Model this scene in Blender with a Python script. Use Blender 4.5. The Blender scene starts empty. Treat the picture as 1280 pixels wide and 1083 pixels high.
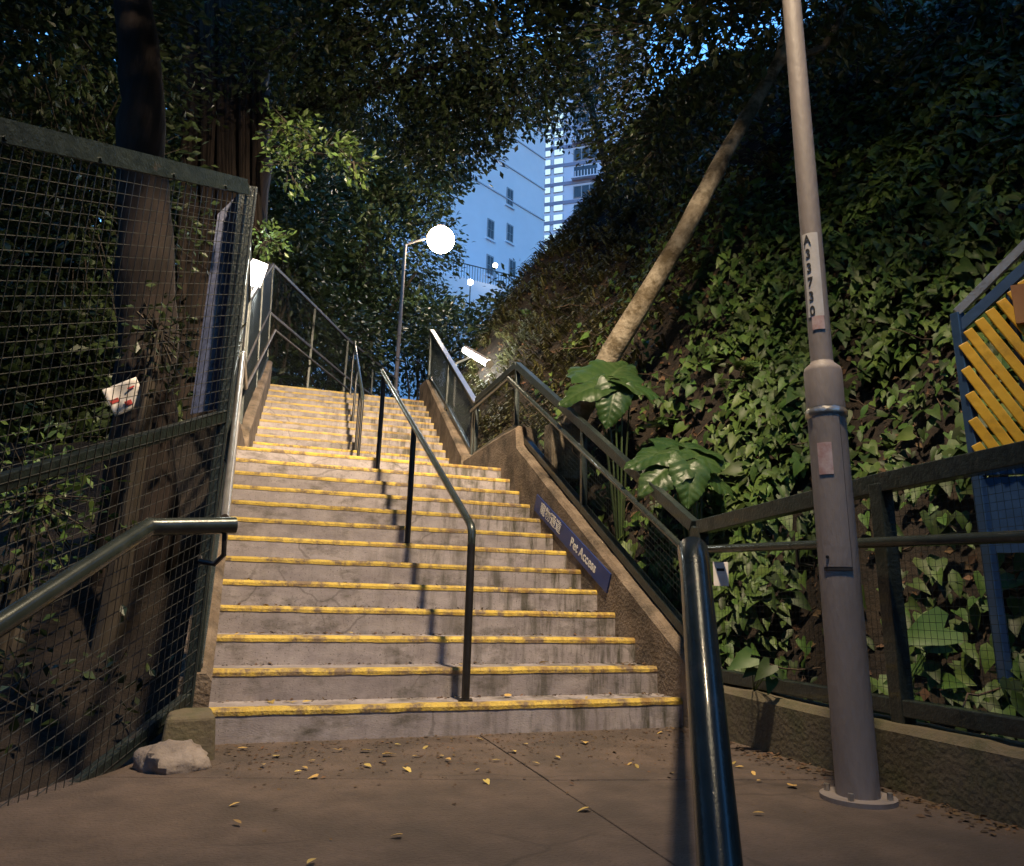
import bpy, math, random
from mathutils import Vector, Matrix, noise
random.seed(7)
R = math.radians
scn = bpy.context.scene
COL = scn.collection

# ------------------------------------------------------------------ camera
# stair frame: x across the stairs, y up the stairs, z up, first riser at y = 0
PX, PY, F = 640.0, 481.5, 962.7
PITCH, ROLL, AZ = .266, .0266, .3495
CAM = Vector((-.0348, -4.3902, .7508))
fwd = Vector((math.sin(AZ)*math.cos(PITCH), math.cos(AZ)*math.cos(PITCH), math.sin(PITCH)))
_r = Vector((math.cos(AZ), -math.sin(AZ), 0)); _u = _r.cross(fwd)
rgt = _r*math.cos(ROLL) + _u*math.sin(ROLL)
upv = _u*math.cos(ROLL) - _r*math.sin(ROLL)
cd = bpy.data.cameras.new('camera'); cam = bpy.data.objects.new('camera', cd); COL.objects.link(cam)
cd.sensor_fit = 'HORIZONTAL'; cd.sensor_width = 36; cd.lens = F*36/1280
cd.shift_y = -60/1280; cd.clip_start = .05; cd.clip_end = 2000
m = Matrix.Identity(4)
for i in range(3):
    m[i][0] = rgt[i]; m[i][1] = upv[i]; m[i][2] = -fwd[i]; m[i][3] = CAM[i]
cam.matrix_world = m
scn.camera = cam

# ------------------------------------------------------------------ sky, exposure
w = bpy.data.worlds.new('World'); scn.world = w; w.use_nodes = True
nt = w.node_tree; nt.nodes.clear()
sky = nt.nodes.new('ShaderNodeTexSky'); sky.sky_type = 'NISHITA'; sky.sun_disc = False
sky.sun_elevation = R(2.7); sky.sun_rotation = R(20); sky.air_density = 1.6; sky.dust_density = .3; sky.ozone_density = 5.0
bg = nt.nodes.new('ShaderNodeBackground'); bg.inputs['Strength'].default_value = .15
wo = nt.nodes.new('ShaderNodeOutputWorld')
nt.links.new(sky.outputs[0], bg.inputs[0]); nt.links.new(bg.outputs[0], wo.inputs[0])
vs = scn.view_settings; vs.view_transform = 'Standard'; vs.look = 'None'; vs.gamma = 1; vs.use_curve_mapping = False
vs.exposure = 3.9
scn.cycles.max_bounces = 6; scn.cycles.diffuse_bounces = 3; scn.cycles.sample_clamp_indirect = 4
LAMP_W = 440.0; THROW_W = 900.0          # lantern on the near pole
TUBE_E = 4.5           # fluorescent fittings
GLOBE_E = 6.0          # lantern on the far post

# ------------------------------------------------------------------ pixel helpers
def ray(x, y): return fwd + rgt*((x-PX)/F) - upv*((y-PY)/F)
def onx(x, y, X): d = ray(x, y); return CAM + d*((X-CAM.x)/d.x)
def ony(x, y, Y): d = ray(x, y); return CAM + d*((Y-CAM.y)/d.y)
def onz(x, y, Z): d = ray(x, y); return CAM + d*((Z-CAM.z)/d.z)
def dep(x, y, D): return CAM + ray(x, y)*D
def onp(x, y, P, n): d = ray(x, y); n = Vector(n); return CAM + d*((Vector(P)-CAM).dot(n)/d.dot(n))
def proj(P):
    d = Vector(P)-CAM; z = d.dot(fwd)
    if z < .05: return None
    return PX+F*d.dot(rgt)/z, PY-F*d.dot(upv)/z, z

# ------------------------------------------------------------------ materials
MATS = {}
def mat(name, c1, c2=None, scale=8.0, rough=.7, metal=0.0, bump=.0, bscale=None, detail=6, emis=None, estr=0, coat=0, spec=.5, lo=.35, hi=.65, island=0, transl=0, stretch=None, c3=None, s3=2.0, lo3=.55, hi3=.7, alpha=None):
    M = bpy.data.materials.new(name); M.use_nodes = True; MATS[name] = M
    n = M.node_tree.nodes; l = M.node_tree.links; b = n['Principled BSDF']
    b.inputs['Roughness'].default_value = rough; b.inputs['Metallic'].default_value = metal
    b.inputs['Specular IOR Level'].default_value = spec
    b.inputs['Coat Weight'].default_value = coat
    if emis:
        b.inputs['Emission Color'].default_value = (*emis, 1); b.inputs['Emission Strength'].default_value = estr
    tc = n.new('ShaderNodeTexCoord'); vec = tc.outputs['Object']
    if stretch:
        mp = n.new('ShaderNodeMapping'); mp.inputs['Scale'].default_value = stretch
        l.new(vec, mp.inputs[0]); vec = mp.outputs[0]
    col = None
    if c2:
        nz = n.new('ShaderNodeTexNoise'); nz.inputs['Scale'].default_value = scale; nz.inputs['Detail'].default_value = detail; nz.inputs['Roughness'].default_value = .65
        l.new(vec, nz.inputs['Vector'])
        cr = n.new('ShaderNodeValToRGB'); cr.color_ramp.elements[0].position = lo; cr.color_ramp.elements[1].position = hi
        cr.color_ramp.elements[0].color = (*c1, 1); cr.color_ramp.elements[1].color = (*c2, 1)
        l.new(nz.outputs['Fac'], cr.inputs[0]); col = cr.outputs[0]
        if c3:
            n3 = n.new('ShaderNodeTexNoise'); n3.inputs['Scale'].default_value = s3; n3.inputs['Detail'].default_value = 8
            n3.inputs['Roughness'].default_value = .7
            l.new(vec, n3.inputs['Vector'])
            r3 = n.new('ShaderNodeMapRange'); r3.inputs[1].default_value = lo3; r3.inputs[2].default_value = hi3; l.new(n3.outputs['Fac'], r3.inputs[0])
            mx = n.new('ShaderNodeMix'); mx.data_type = 'RGBA'; l.new(r3.outputs[0], mx.inputs[0]); l.new(col, mx.inputs[6]); mx.inputs[7].default_value = (*c3, 1); col = mx.outputs[2]
    if island:
        g = n.new('ShaderNodeNewGeometry'); oi = n.new('ShaderNodeObjectInfo')
        ad = n.new('ShaderNodeMath'); ad.operation = 'ADD'; l.new(g.outputs['Random Per Island'], ad.inputs[0]); l.new(oi.outputs['Random'], ad.inputs[1])
        fr = n.new('ShaderNodeMath'); fr.operation = 'FRACT'; l.new(ad.outputs[0], fr.inputs[0])
        hs = n.new('ShaderNodeHueSaturation')
        mr = n.new('ShaderNodeMapRange'); mr.inputs[3].default_value = 1-island; mr.inputs[4].default_value = 1+island; l.new(fr.outputs[0], mr.inputs[0])
        mh = n.new('ShaderNodeMapRange'); mh.inputs[3].default_value = .485; mh.inputs[4].default_value = .52; 
        f2 = n.new('ShaderNodeMath'); f2.operation = 'MULTIPLY'; f2.inputs[1].default_value = 7.31; l.new(fr.outputs[0], f2.inputs[0])
        f3 = n.new('ShaderNodeMath'); f3.operation = 'FRACT'; l.new(f2.outputs[0], f3.inputs[0]); l.new(f3.outputs[0], mh.inputs[0])
        l.new(mh.outputs[0], hs.inputs['Hue']); l.new(mr.outputs[0], hs.inputs['Value'])
        if col: l.new(col, hs.inputs['Color'])
        else: hs.inputs['Color'].default_value = (*c1, 1)
        col = hs.outputs[0]
    if col: l.new(col, b.inputs['Base Color'])
    else: b.inputs['Base Color'].default_value = (*c1, 1)
    if bump:
        nb = n.new('ShaderNodeTexNoise'); nb.inputs['Scale'].default_value = bscale or scale*4; nb.inputs['Detail'].default_value = 8; l.new(vec, nb.inputs['Vector'])
        bp = n.new('ShaderNodeBump'); bp.inputs['Strength'].default_value = bump; bp.inputs['Distance'].default_value = .02
        l.new(nb.outputs['Fac'], bp.inputs['Height']); l.new(bp.outputs[0], b.inputs['Normal'])
    if transl:
        tr = n.new('ShaderNodeBsdfTranslucent'); ms = n.new('ShaderNodeMixShader'); ms.inputs[0].default_value = transl
        if col: l.new(col, tr.inputs[0])
        out = [x for x in n if x.type == 'OUTPUT_MATERIAL'][0]
        l.new(b.outputs[0], ms.inputs[1]); l.new(tr.outputs[0], ms.inputs[2]); l.new(ms.outputs[0], out.inputs[0])
    if alpha is not None: b.inputs['Alpha'].default_value = alpha
    return M

mat('riser', (.235, .205, .21), (.35, .31, .305), 5, .85, bump=.14, bscale=75, stretch=(1, 1, 2.0), c3=(.075, .065, .05), s3=3.2, lo3=.52, hi3=.72)
def cracks(name, scale, c):
    M = MATS[name]; n = M.node_tree.nodes; l = M.node_tree.links; b = n['Principled BSDF']; src = b.inputs['Base Color'].links[0].from_socket
    tc = n.new('ShaderNodeTexCoord'); nz = n.new('ShaderNodeTexNoise'); nz.inputs['Scale'].default_value = 2.5; nz.inputs['Detail'].default_value = 6; l.new(tc.outputs['Object'], nz.inputs['Vector'])
    mv = n.new('ShaderNodeMix'); mv.data_type = 'RGBA'; mv.inputs[0].default_value = .22; l.new(tc.outputs['Object'], mv.inputs[6]); l.new(nz.outputs['Color'], mv.inputs[7])
    vo = n.new('ShaderNodeTexVoronoi'); vo.feature = 'DISTANCE_TO_EDGE'; vo.inputs['Scale'].default_value = scale; l.new(mv.outputs[2], vo.inputs['Vector'])
    r1 = n.new('ShaderNodeMapRange'); r1.inputs[1].default_value = .004; r1.inputs[2].default_value = .010; r1.inputs[3].default_value = .42; r1.inputs[4].default_value = 0; l.new(vo.outputs['Distance'], r1.inputs[0])
    n2 = n.new('ShaderNodeTexNoise'); n2.inputs['Scale'].default_value = 1.2; l.new(tc.outputs['Object'], n2.inputs['Vector'])
    r2 = n.new('ShaderNodeMapRange'); r2.inputs[1].default_value = .50; r2.inputs[2].default_value = .56; l.new(n2.outputs['Fac'], r2.inputs[0])
    mu = n.new('ShaderNodeMath'); mu.operation = 'MULTIPLY'; l.new(r1.outputs[0], mu.inputs[0]); l.new(r2.outputs[0], mu.inputs[1])
    n3 = n.new('ShaderNodeTexNoise'); n3.inputs['Scale'].default_value = 90; n3.inputs['Detail'].default_value = 3; l.new(tc.outputs['Object'], n3.inputs['Vector'])
    r3 = n.new('ShaderNodeMapRange'); r3.inputs[1].default_value = .62; r3.inputs[2].default_value = .70; r3.inputs[4].default_value = .6; l.new(n3.outputs['Fac'], r3.inputs[0])
    mm = n.new('ShaderNodeMath'); mm.operation = 'MAXIMUM'; l.new(mu.outputs[0], mm.inputs[0]); l.new(r3.outputs[0], mm.inputs[1])
    mx = n.new('ShaderNodeMix'); mx.data_type = 'RGBA'; l.new(mm.outputs[0], mx.inputs[0]); l.new(src, mx.inputs[6]); mx.inputs[7].default_value = (*c, 1); l.new(mx.outputs[2], b.inputs['Base Color'])
def stain_riser(name, c, amt):
    M = MATS[name]; n = M.node_tree.nodes; l = M.node_tree.links; b = n['Principled BSDF']; src = b.inputs['Base Color'].links[0].from_socket
    tc = n.new('ShaderNodeTexCoord'); mp = n.new('ShaderNodeMapping'); mp.inputs['Scale'].default_value = (7, 3.2, 1.1); l.new(tc.outputs['Object'], mp.inputs[0])
    nz = n.new('ShaderNodeTexNoise'); nz.inputs['Scale'].default_value = 1.3; nz.inputs['Detail'].default_value = 7; nz.inputs['Roughness'].default_value = .7; l.new(mp.outputs[0], nz.inputs['Vector'])
    r1 = n.new('ShaderNodeMapRange'); r1.inputs[1].default_value = .47; r1.inputs[2].default_value = .62; l.new(nz.outputs['Fac'], r1.inputs[0])
    sx = n.new('ShaderNodeSeparateXYZ'); l.new(tc.outputs['Object'], sx.inputs[0])
    r2 = n.new('ShaderNodeMapRange'); r2.inputs[1].default_value = .9; r2.inputs[2].default_value = 2.5; r2.inputs[3].default_value = .18; r2.inputs[4].default_value = .95; l.new(sx.outputs[0], r2.inputs[0])
    mu = n.new('ShaderNodeMath'); mu.operation = 'MULTIPLY'; l.new(r1.outputs[0], mu.inputs[0]); l.new(r2.outputs[0], mu.inputs[1])
    m2 = n.new('ShaderNodeMath'); m2.operation = 'MULTIPLY'; l.new(mu.outputs[0], m2.inputs[0]); m2.inputs[1].default_value = amt
    mx = n.new('ShaderNodeMix'); mx.data_type = 'RGBA'; l.new(m2.outputs[0], mx.inputs[0]); l.new(src, mx.inputs[6]); mx.inputs[7].default_value = (*c, 1)
    oi = n.new('ShaderNodeObjectInfo'); r3 = n.new('ShaderNodeMapRange'); r3.inputs[3].default_value = .86; r3.inputs[4].default_value = 1.12; l.new(oi.outputs['Random'], r3.inputs[0])
    hs = n.new('ShaderNodeHueSaturation'); l.new(mx.outputs[2], hs.inputs['Color']); l.new(r3.outputs[0], hs.inputs['Value']); l.new(hs.outputs[0], b.inputs['Base Color'])
stain_riser('riser', (.045, .042, .024), 1.0)
mat('yellow', (.50, .34, .05), (.60, .43, .085), 9, .75, bump=.4, bscale=80, c3=(.17, .12, .075), s3=8, lo3=.46, hi3=.60)
stain_riser('yellow', (.17, .08, .025), .8)
mat('yellow_faded', (.46, .32, .085), (.56, .40, .10), 9, .8, bump=.4, bscale=80, c3=(.24, .19, .13), s3=9, lo3=.42, hi3=.62)
stain_riser('yellow_faded', (.17, .09, .03), .8)
mat('landing', (.075, .053, .041), (.13, .092, .071), 4, .8, bump=.45, bscale=70, c3=(.055, .042, .033), s3=1.6, lo3=.42, hi3=.72)
cracks('landing', 1.1, (.03, .022, .016)); cracks('riser', 1.6, (.05, .042, .035))
mat('curb', (.14, .10, .068), (.23, .175, .125), 6, .9, bump=.7, bscale=45, c3=(.045, .035, .024), s3=2.6, lo3=.44, hi3=.66)
mat('moss_curb', (.085, .08, .04), (.17, .13, .085), 6, .9, bump=.35, bscale=45, c3=(.05, .045, .03), s3=3, lo3=.45, hi3=.7)
mat('green_metal', (.012, .018, .017), (.03, .04, .036), 20, .36, metal=.1, bump=.25, bscale=70, coat=.25, c3=(.06, .045, .03), s3=9, lo3=.62, hi3=.72)
mat('rail_metal', (.030, .038, .034), (.048, .058, .051), 14, .26, metal=.25, bump=.06, bscale=200, coat=.35, c3=(.075, .07, .06), s3=14, lo3=.60, hi3=.70)
mat('black_metal', (.012, .011, .011), (.022, .02, .02), 20, .35, bump=.1, bscale=90)
mat('wire', (.085, .085, .075), (.03, .032, .03), 30, .3, metal=.4)
mat('wire_dark', (.012, .016, .014), (.03, .035, .03), 30, .4, metal=.3)
mat('steel', (.34, .32, .29), (.46, .43, .39), 7, .28, metal=.7, bump=.15, bscale=70)
mat('lamplit_rail', (.10, .085, .07), (.16, .135, .11), 9, .5, metal=.3, bump=.15, bscale=70)  # lighter rail metal, lamplight on the upper fences put into the colour
mat('pole', (.20, .17, .155), (.26, .22, .20), 6, .6, metal=.0, bump=.15, bscale=60, c3=(.12, .105, .1), s3=3, stretch=(1, 1, .3))
mat('bark', (.014, .010, .008), (.042, .028, .022), 9, .9, bump=1.0, bscale=14, stretch=(1, 1, .18))
mat('dark_bark', (.03, .024, .018), (.07, .055, .04), 9, .9, bump=1.0, bscale=14, stretch=(1, 1, .2))
mat('pale_bark', (.16, .125, .085), (.30, .255, .19), 7, .9, bump=1.0, bscale=20, c3=(.07, .05, .025), s3=4.5, lo3=.44, hi3=.60)
mat('soil', (.009, .006, .004), (.03, .02, .012), 6, .95, bump=1.0, bscale=25)
mat('leaf_ivy', (.034, .072, .014), (.075, .115, .025), 4, .5, island=.6, transl=.15, spec=.3)
mat('leaf_big', (.022, .052, .013), (.038, .075, .02), 6, .38, island=.25, transl=.15, bump=.2, bscale=30, spec=.3)
mat('leaf_dark', (.028, .045, .015), (.055, .08, .026), 3, .45, island=.5, transl=.15)
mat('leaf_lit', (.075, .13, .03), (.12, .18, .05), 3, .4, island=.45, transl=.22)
mat('leaf_grass', (.06, .062, .02), (.11, .10, .035), 3, .5, island=.5, transl=.15)
mat('leaf_dead', (.05, .028, .013), (.12, .065, .03), 5, .8, island=.5)
mat('leaf_yellow', (.50, .36, .09), (.38, .24, .08), 12, .6, island=.35)
mat('twig', (.05, .032, .02), (.10, .065, .04), 9, .9)
mat('stone', (.15, .12, .10), (.30, .25, .215), 6, .8, bump=.6, bscale=30)
mat('sign_blue', (.010, .030, .15), (.014, .04, .19), 6, .4, c3=(.02, .025, .06), s3=6)
mat('white_paint', (.62, .60, .56), (.72, .70, .66), 20, .55)
mat('paper', (.70, .65, .61), (.80, .75, .71), 14, .7)
mat('red_print', (.50, .06, .05), (.40, .05, .05), 14, .7)
mat('pink_sticker', (.42, .24, .22), (.56, .44, .42), 22, .5)
mat('number_strip', (.50, .47, .44), (.62, .58, .55), 14, .5)
mat('black_print', (.015, .013, .012), (.03, .025, .022), 20, .6)
mat('blue_metal', (.02, .05, .115), (.03, .07, .15), 7, .4, coat=.2, bump=.1)
mat('blue_sheet', (.055, .065, .12), (.09, .10, .165), 4, .35, metal=.0, coat=.1, bump=.2, bscale=30)
mat('yellow_slat', (.62, .33, .015), (.72, .42, .03), 5, .45, bump=.15, c3=(.40, .22, .02), s3=4)
mat('brown_board', (.25, .10, .03), (.32, .15, .05), 7, .6)
mat('bldg_white', (.74, .77, .84), (.80, .83, .90), .4, .8)
mat('bldg_course', (.50, .53, .62), (.55, .58, .66), .4, .8)
mat('bldg_band', (.22, .25, .36), (.26, .29, .40), .4, .8)
mat('bldg_tower', (.62, .68, .80), (.68, .74, .86), .3, .7)
mat('window_dark', (.03, .035, .05), (.06, .065, .08), 1, .15)
mat('window_frame', (.30, .31, .34), (.36, .37, .4), 1, .5)
mat('window_lit', (.5, .6, .6), emis=(.70, .95, 1.0), estr=.055)
mat('tube', (.9, .9, .9), emis=(.93, 1.0, .97), estr=TUBE_E)
mat('globe', (.9, .9, .9), emis=(1.0, .80, .56), estr=GLOBE_E)
mat('small_lamp', (.9, .9, .9), emis=(1.0, .93, .80), estr=2.5)
mat('lens', (.9, .9, .9), emis=(1.0, .78, .52), estr=1.2)

M_ = MATS['leaf_big']; n_ = M_.node_tree.nodes; l_ = M_.node_tree.links; b_ = n_['Principled BSDF']; src_ = b_.inputs['Base Color'].links[0].from_socket
at_ = n_.new('ShaderNodeAttribute'); at_.attribute_name = 'vein'; mx_ = n_.new('ShaderNodeMix'); mx_.data_type = 'RGBA'; mu_ = n_.new('ShaderNodeMath'); mu_.operation = 'MULTIPLY'; mu_.inputs[1].default_value = .55
l_.new(at_.outputs['Fac'], mu_.inputs[0]); l_.new(mu_.outputs[0], mx_.inputs[0]); l_.new(src_, mx_.inputs[6]); mx_.inputs[7].default_value = (.09, .13, .05, 1); l_.new(mx_.outputs[2], b_.inputs['Base Color'])

# ------------------------------------------------------------------ mesh builder
WL = {}
class MB:
    def __init__(s): s.v = []; s.f = []; s.sm = []
    def add(s, vs, fs, smooth=False):
        o = len(s.v); s.v += [Vector(v) for v in vs]
        for f in fs: s.f.append([i+o for i in f]); s.sm.append(smooth)
    def hexa(s, p, smooth=False):   # 8 points: bottom 4 ccw, top 4 ccw
        s.add(p, [(3,2,1,0),(4,5,6,7),(0,1,5,4),(1,2,6,5),(2,3,7,6),(3,0,4,7)], smooth)
    def box(s, lo, hi):
        a, b = Vector(lo), Vector(hi)
        s.hexa([(a.x,a.y,a.z),(b.x,a.y,a.z),(b.x,b.y,a.z),(a.x,b.y,a.z),(a.x,a.y,b.z),(b.x,a.y,b.z),(b.x,b.y,b.z),(a.x,b.y,b.z)])
    def bar(s, A, B, w, h, up=(0,0,1)):
        A, B = Vector(A), Vector(B); d = (B-A).normalized(); up = Vector(up)
        sd = d.cross(up)
        if sd.length < 1e-4: sd = d.cross(Vector((1, 0, 0)))
        sd.normalize(); u = sd.cross(d).normalized()
        q = [(-w/2,-h/2),(w/2,-h/2),(w/2,h/2),(-w/2,h/2)]
        p = [A+sd*x+u*y for x, y in q] + [B+sd*x+u*y for x, y in q]
        s.add(p, [(0,1,2,3),(7,6,5,4),(0,4,5,1),(1,5,6,2),(2,6,7,3),(3,7,4,0)])
    def tube(s, pts, rad, n=10, cap=True, smooth=True):
        pts = [Vector(p) for p in pts]; k = len(pts)
        if not isinstance(rad, (list, tuple)): rad = [rad]*k
        rings = []; prev = None
        for i, p in enumerate(pts):
            if i == 0: d = pts[1]-pts[0]
            elif i == k-1: d = pts[-1]-pts[-2]
            else: d = (pts[i+1]-p).normalized()+(p-pts[i-1]).normalized()
            d.normalize()
            if prev is None:
                a = d.cross(Vector((0,0,1)));
                if a.length < .01: a = d.cross(Vector((1,0,0)))
            else:
                a = prev - d*prev.dot(d)
            a.normalize(); prev = a; b = d.cross(a)
            sc = 1.0
            if 0 < i < k-1:
                c = (pts[i+1]-p).normalized().dot((p-pts[i-1]).normalized()); sc = 1/max(.6, math.sqrt(max(.01, (1+c)/2)))
            rings.append([p+(a*math.cos(2*math.pi*j/n)+b*math.sin(2*math.pi*j/n))*rad[i]*(sc if i in range(1,k-1) else 1) for j in range(n)])
        vs = [v for r in rings for v in r]; fs = []
        for i in range(k-1):
            for j in range(n):
                fs.append((i*n+j, i*n+(j+1)%n, (i+1)*n+(j+1)%n, (i+1)*n+j))
        if cap:
            fs.append(tuple(range(n-1, -1, -1))); fs.append(tuple((k-1)*n+j for j in range(n)))
        s.add(vs, fs, smooth)
    def sphere(s, c, r, n=16, m=10):
        c = Vector(c); vs = []; r = Vector(r) if not isinstance(r, (int, float)) else Vector((r, r, r))
        for i in range(m+1):
            t = math.pi*i/m
            for j in range(n):
                a = 2*math.pi*j/n; vs.append(c+Vector((math.sin(t)*math.cos(a)*r.x, math.sin(t)*math.sin(a)*r.y, math.cos(t)*r.z)))
        fs = [(i*n+j, (i+1)*n+j, (i+1)*n+(j+1)%n, i*n+(j+1)%n) for i in range(m) for j in range(n)]
        s.add(vs, fs, True)
    def wire(s, A, B, r):
        A, B = Vector(A), Vector(B); d = (B-A).normalized(); a = d.orthogonal().normalized(); b = d.cross(a)
        o = [a*r, (a*-.5+b*.866)*r, (a*-.5-b*.866)*r]
        s.add([A+q for q in o]+[B+q for q in o], [(0,1,4,3),(1,2,5,4),(2,0,3,5)])
    def build(s, name, mt, parent=None):
        o0 = WL.get(parent.name, Vector()) if parent else Vector()
        me = bpy.data.meshes.new(name); me.from_pydata([tuple(v-o0) for v in s.v], [], s.f); 
        me.polygons.foreach_set('use_smooth', s.sm); me.update()
        if len(s.f) < 4000 and any(s.sm): me.set_sharp_from_angle(angle=R(42))
        me.materials.append(MATS[mt]); o = bpy.data.objects.new(name, me); COL.objects.link(o)
        if parent: o.parent = parent; WL[o.name] = o0
        else: WL[o.name] = Vector()
        return o
def tag(o, label=None, cat=None, group=None, kind=None):
    if label: o['label'] = label
    if cat: o['category'] = cat
    if group: o['group'] = group
    if kind: o['kind'] = kind
    return o
def thing(name, loc, label=None, cat=None, group=None, kind=None):
    o = bpy.data.objects.new(name, None); COL.objects.link(o); o.location = loc; o.empty_display_size = .1
    WL[o.name] = Vector(loc); tag(o, label, cat, group, kind); return o
def bevel(o, wd=.008, seg=2):
    b = o.modifiers.new('bevel', 'BEVEL'); b.width = wd; b.segments = seg; b.limit_method = 'ANGLE'
def lerp(a, b, t): return a+(b-a)*t
def U(a, b): return random.uniform(a, b)
def fbm(p, s=1.0, o=4): return noise.fractal(Vector(p)*s, 1.0, 2.0, o)

# ------------------------------------------------------------------ stair layout
RI, T, W = .16, .2905, 2.7364
Y13 = 12*T                      # last nosing of the lower flight
L2A, L2B = Vector((.13, 5.30)), Vector((.42, 8.50))     # left edge of the upper flight
R2A, R2B = Vector((2.79, 5.30)), Vector((3.05, 8.50))
ZT = 25*RI
def hb(y):                       # level of the stair line along y
    if y < 0: return 0
    if y < 3.5: return y/3.5*2.08
    if y < 5.2: return 2.08
    if y < 8.5: return 2.08+(y-5.2)/3.3*1.92
    return 4.0
def xr(y):                       # foot of the hillside on the right
    b = 3.22
    return b if y < 8.3 else b+(y-8.3)*.55
def back(y):                      # rise added behind the viewpoint to block sky light, another at the path end
    if y < -9: return min(16, -1.6+(-9-y)*1.6)
    if y > 27: return min(9, 3.4+(y-27)*.6)
    return -9
def H(x, y):                     # terrain height
    base = hb(y)
    if x > xr(y):
        d = x-xr(y); s = d*1.62
        if s > 8: s = 8+(s-8)*.35
        return base-.02+s+ .28*fbm((x, y, 0), .9)*min(1, d*1.5) + .10*fbm((x, y, 5), 3.1)*min(1, d*2)
    lx = -.30+max(0, (y-8.5)*.53)
    if x < lx:
        d = lx-x
        z = base-.7-min(d, 3)*.25+.10*fbm((x, y, 0), .8)
        if d > 4.5: z += min(13, (d-4.5)*1.0)  # left rise added to block the sky
        return max(z, back(y))
    return max(base-.55, back(y)) if (y < -9 or y > 27) else base-.55
# terrain
def grid(a, b, fine0, fine1, st, big):
    o = []; x = a
    while x < b: o.append(x); x += st if fine0 <= x < fine1 else big
    o.append(b); return o
gx = grid(-60, 70, -4, 9, .16, 2.2); gy = grid(-40, 120, -4, 13, .17, 1.5)
mb = MB(); nx = len(gx); vs = [(x, y, H(x, y)) for y in gy for x in gx]
mb.add(vs, [(j*nx+i, j*nx+i+1, (j+1)*nx+i+1, (j+1)*nx+i) for j in range(len(gy)-1) for i in range(nx-1)], True)
tag(mb.build('hillside_ground', 'soil'), kind='structure')
Z0 = Vector((0, 0, 1))
# landing slab in front of the stairs, with its lower steps
hd = R(31); n31 = Vector((math.sin(hd), math.cos(hd), 0)); t31 = Vector((math.cos(hd), -math.sin(hd), 0))
FP0 = Vector((-.10, -.04, 0)); fdir = Vector((math.sin(R(30)), math.cos(R(30)), 0))      # foot of the left fence and its heading
def fence_pt(s, z=0): return FP0 - fdir*s + Vector((0, 0, z))
def landing_poly(c):             # left fence line and right curb line cut at n31 . P = c
    s = (FP0.dot(n31)-c)/fdir.dot(n31); A = fence_pt(s)
    x = 2.80; y = (c-n31.x*x)/n31.y
    return A, Vector((x, y, 0))
A, B = landing_poly(-1.85)
pav = thing('landing_pavement', (0, 0, 0), kind='structure')
L0, R0 = FP0+Vector((-.08, .06, 0)), Vector((2.80, .06, 0)); M0 = L0.lerp(R0, .54); M1 = A.lerp(B, .60)
mb = MB(); P = [L0, A, B, R0]
mb.hexa([Vector((p.x, p.y, -.5)) for p in P]+[Vector((p.x, p.y, -.012)) for p in P]); mb.build('bed', 'soil', pav)
cuts = (0, .38, 1)
for (a0, a1, b0, b1) in ((L0, A, M0, M1), (M0, M1, R0, B)):
    for t0, t1 in zip(cuts[:-1], cuts[1:]):
        q = [a0.lerp(a1, t0), a0.lerp(a1, t1), b0.lerp(b1, t1), b0.lerp(b1, t0)]; cc = sum(q, Vector())/4
        q = [p+(cc-p).normalized()*.004 for p in q]; mb = MB(); dz = U(-.002, .002)
        mb.hexa([p-Z0*.05 for p in q]+[p+Z0*dz for p in q]); o = mb.build('paving_panel', 'landing', pav); bevel(o, .004)
low = thing('approach_steps', (0, 0, 0), kind='structure')
for k in range(1, 8):
    A, B = landing_poly(-1.853-.31*(k-1)); A2, B2 = landing_poly(-1.85-.31*k)
    mb = MB(); z = -.16*k
    mb.hexa([v+Vector((0, 0, z-.4)) for v in (A, A2, B2, B)]+[v+Vector((0, 0, z)) for v in (A, A2, B2, B)])
    mb.build('step', 'riser', low)
A, B = landing_poly(-1.85-.31*7); 
mb = MB(); mb.box((-7, -11, -1.6), (6, -5.0, -1.125)); 
tag(mb.build('lower_path', 'landing'), kind='structure')

# ------------------------------------------------------------------ stairs
def step_mesh(a, b, dy, z, h, nose):
    """one concrete step between plan points a (left) and b (right), nosing worn and slightly uneven"""
    mb = MB(); n = 26; vs = []; prof = [(0, -h), (0, -.045), (0, -.012), (.012, 0), (.05, 0), (dy, 0)]
    seed = U(0, 99)
    for i in range(n+1):
        t = i/n; p = a.lerp(b, t)
        for (y, zz) in prof:
            e = .003*fbm((t*9, seed, 0), 1) if zz > -.1 else 0
            vs.append((p.x, p.y+y+e, z+zz+(.0025*fbm((t*6, seed, 3), 1) if zz > -.02 else 0)))
    k = len(prof)
    mb.add(vs, [(i*k+j, (i+1)*k+j, (i+1)*k+j+1, i*k+j+1) for i in range(n) for j in range(k-1)])
    nb = MB(); vs = []; prof = [(-.004, -.031), (-.005, -.012), (.009, .004), (.055, .0045)]
    for i in range(n*2+1):
        t = i/(n*2); p = a.lerp(b, .004+.992*t)
        for q, (y, zz) in enumerate(prof):
            e = .003*fbm((t*9, seed, 0), 1)
            wob = .0028*fbm((t*31, seed, 7), 1)+.002*fbm((t*90, seed, 2), 1) if q == 0 else 0
            vs.append((p.x, p.y+y+e, z+zz+wob+.0025*fbm((t*6, seed, 3), 1)))
    k = 4
    nb.add(vs, [(i*k+j, (i+1)*k+j, (i+1)*k+j+1, i*k+j+1) for i in range(n*2) for j in range(k-1)])
    return mb, nb
lowst = thing('lower_stairs', (0, 0, 0), kind='structure')
for k in range(1, 14):
    y = (k-1)*T
    mb, nb = step_mesh(Vector((-.01, y)), Vector((W+.01, y)), (T+.02) if k < 13 else 1.85, k*RI, RI+.02, 0)
    s = mb.build('step', 'riser', lowst); nb.build('nosing', 'yellow', s)
upst = thing('upper_stairs', (0, 0, 0), kind='structure')
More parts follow.
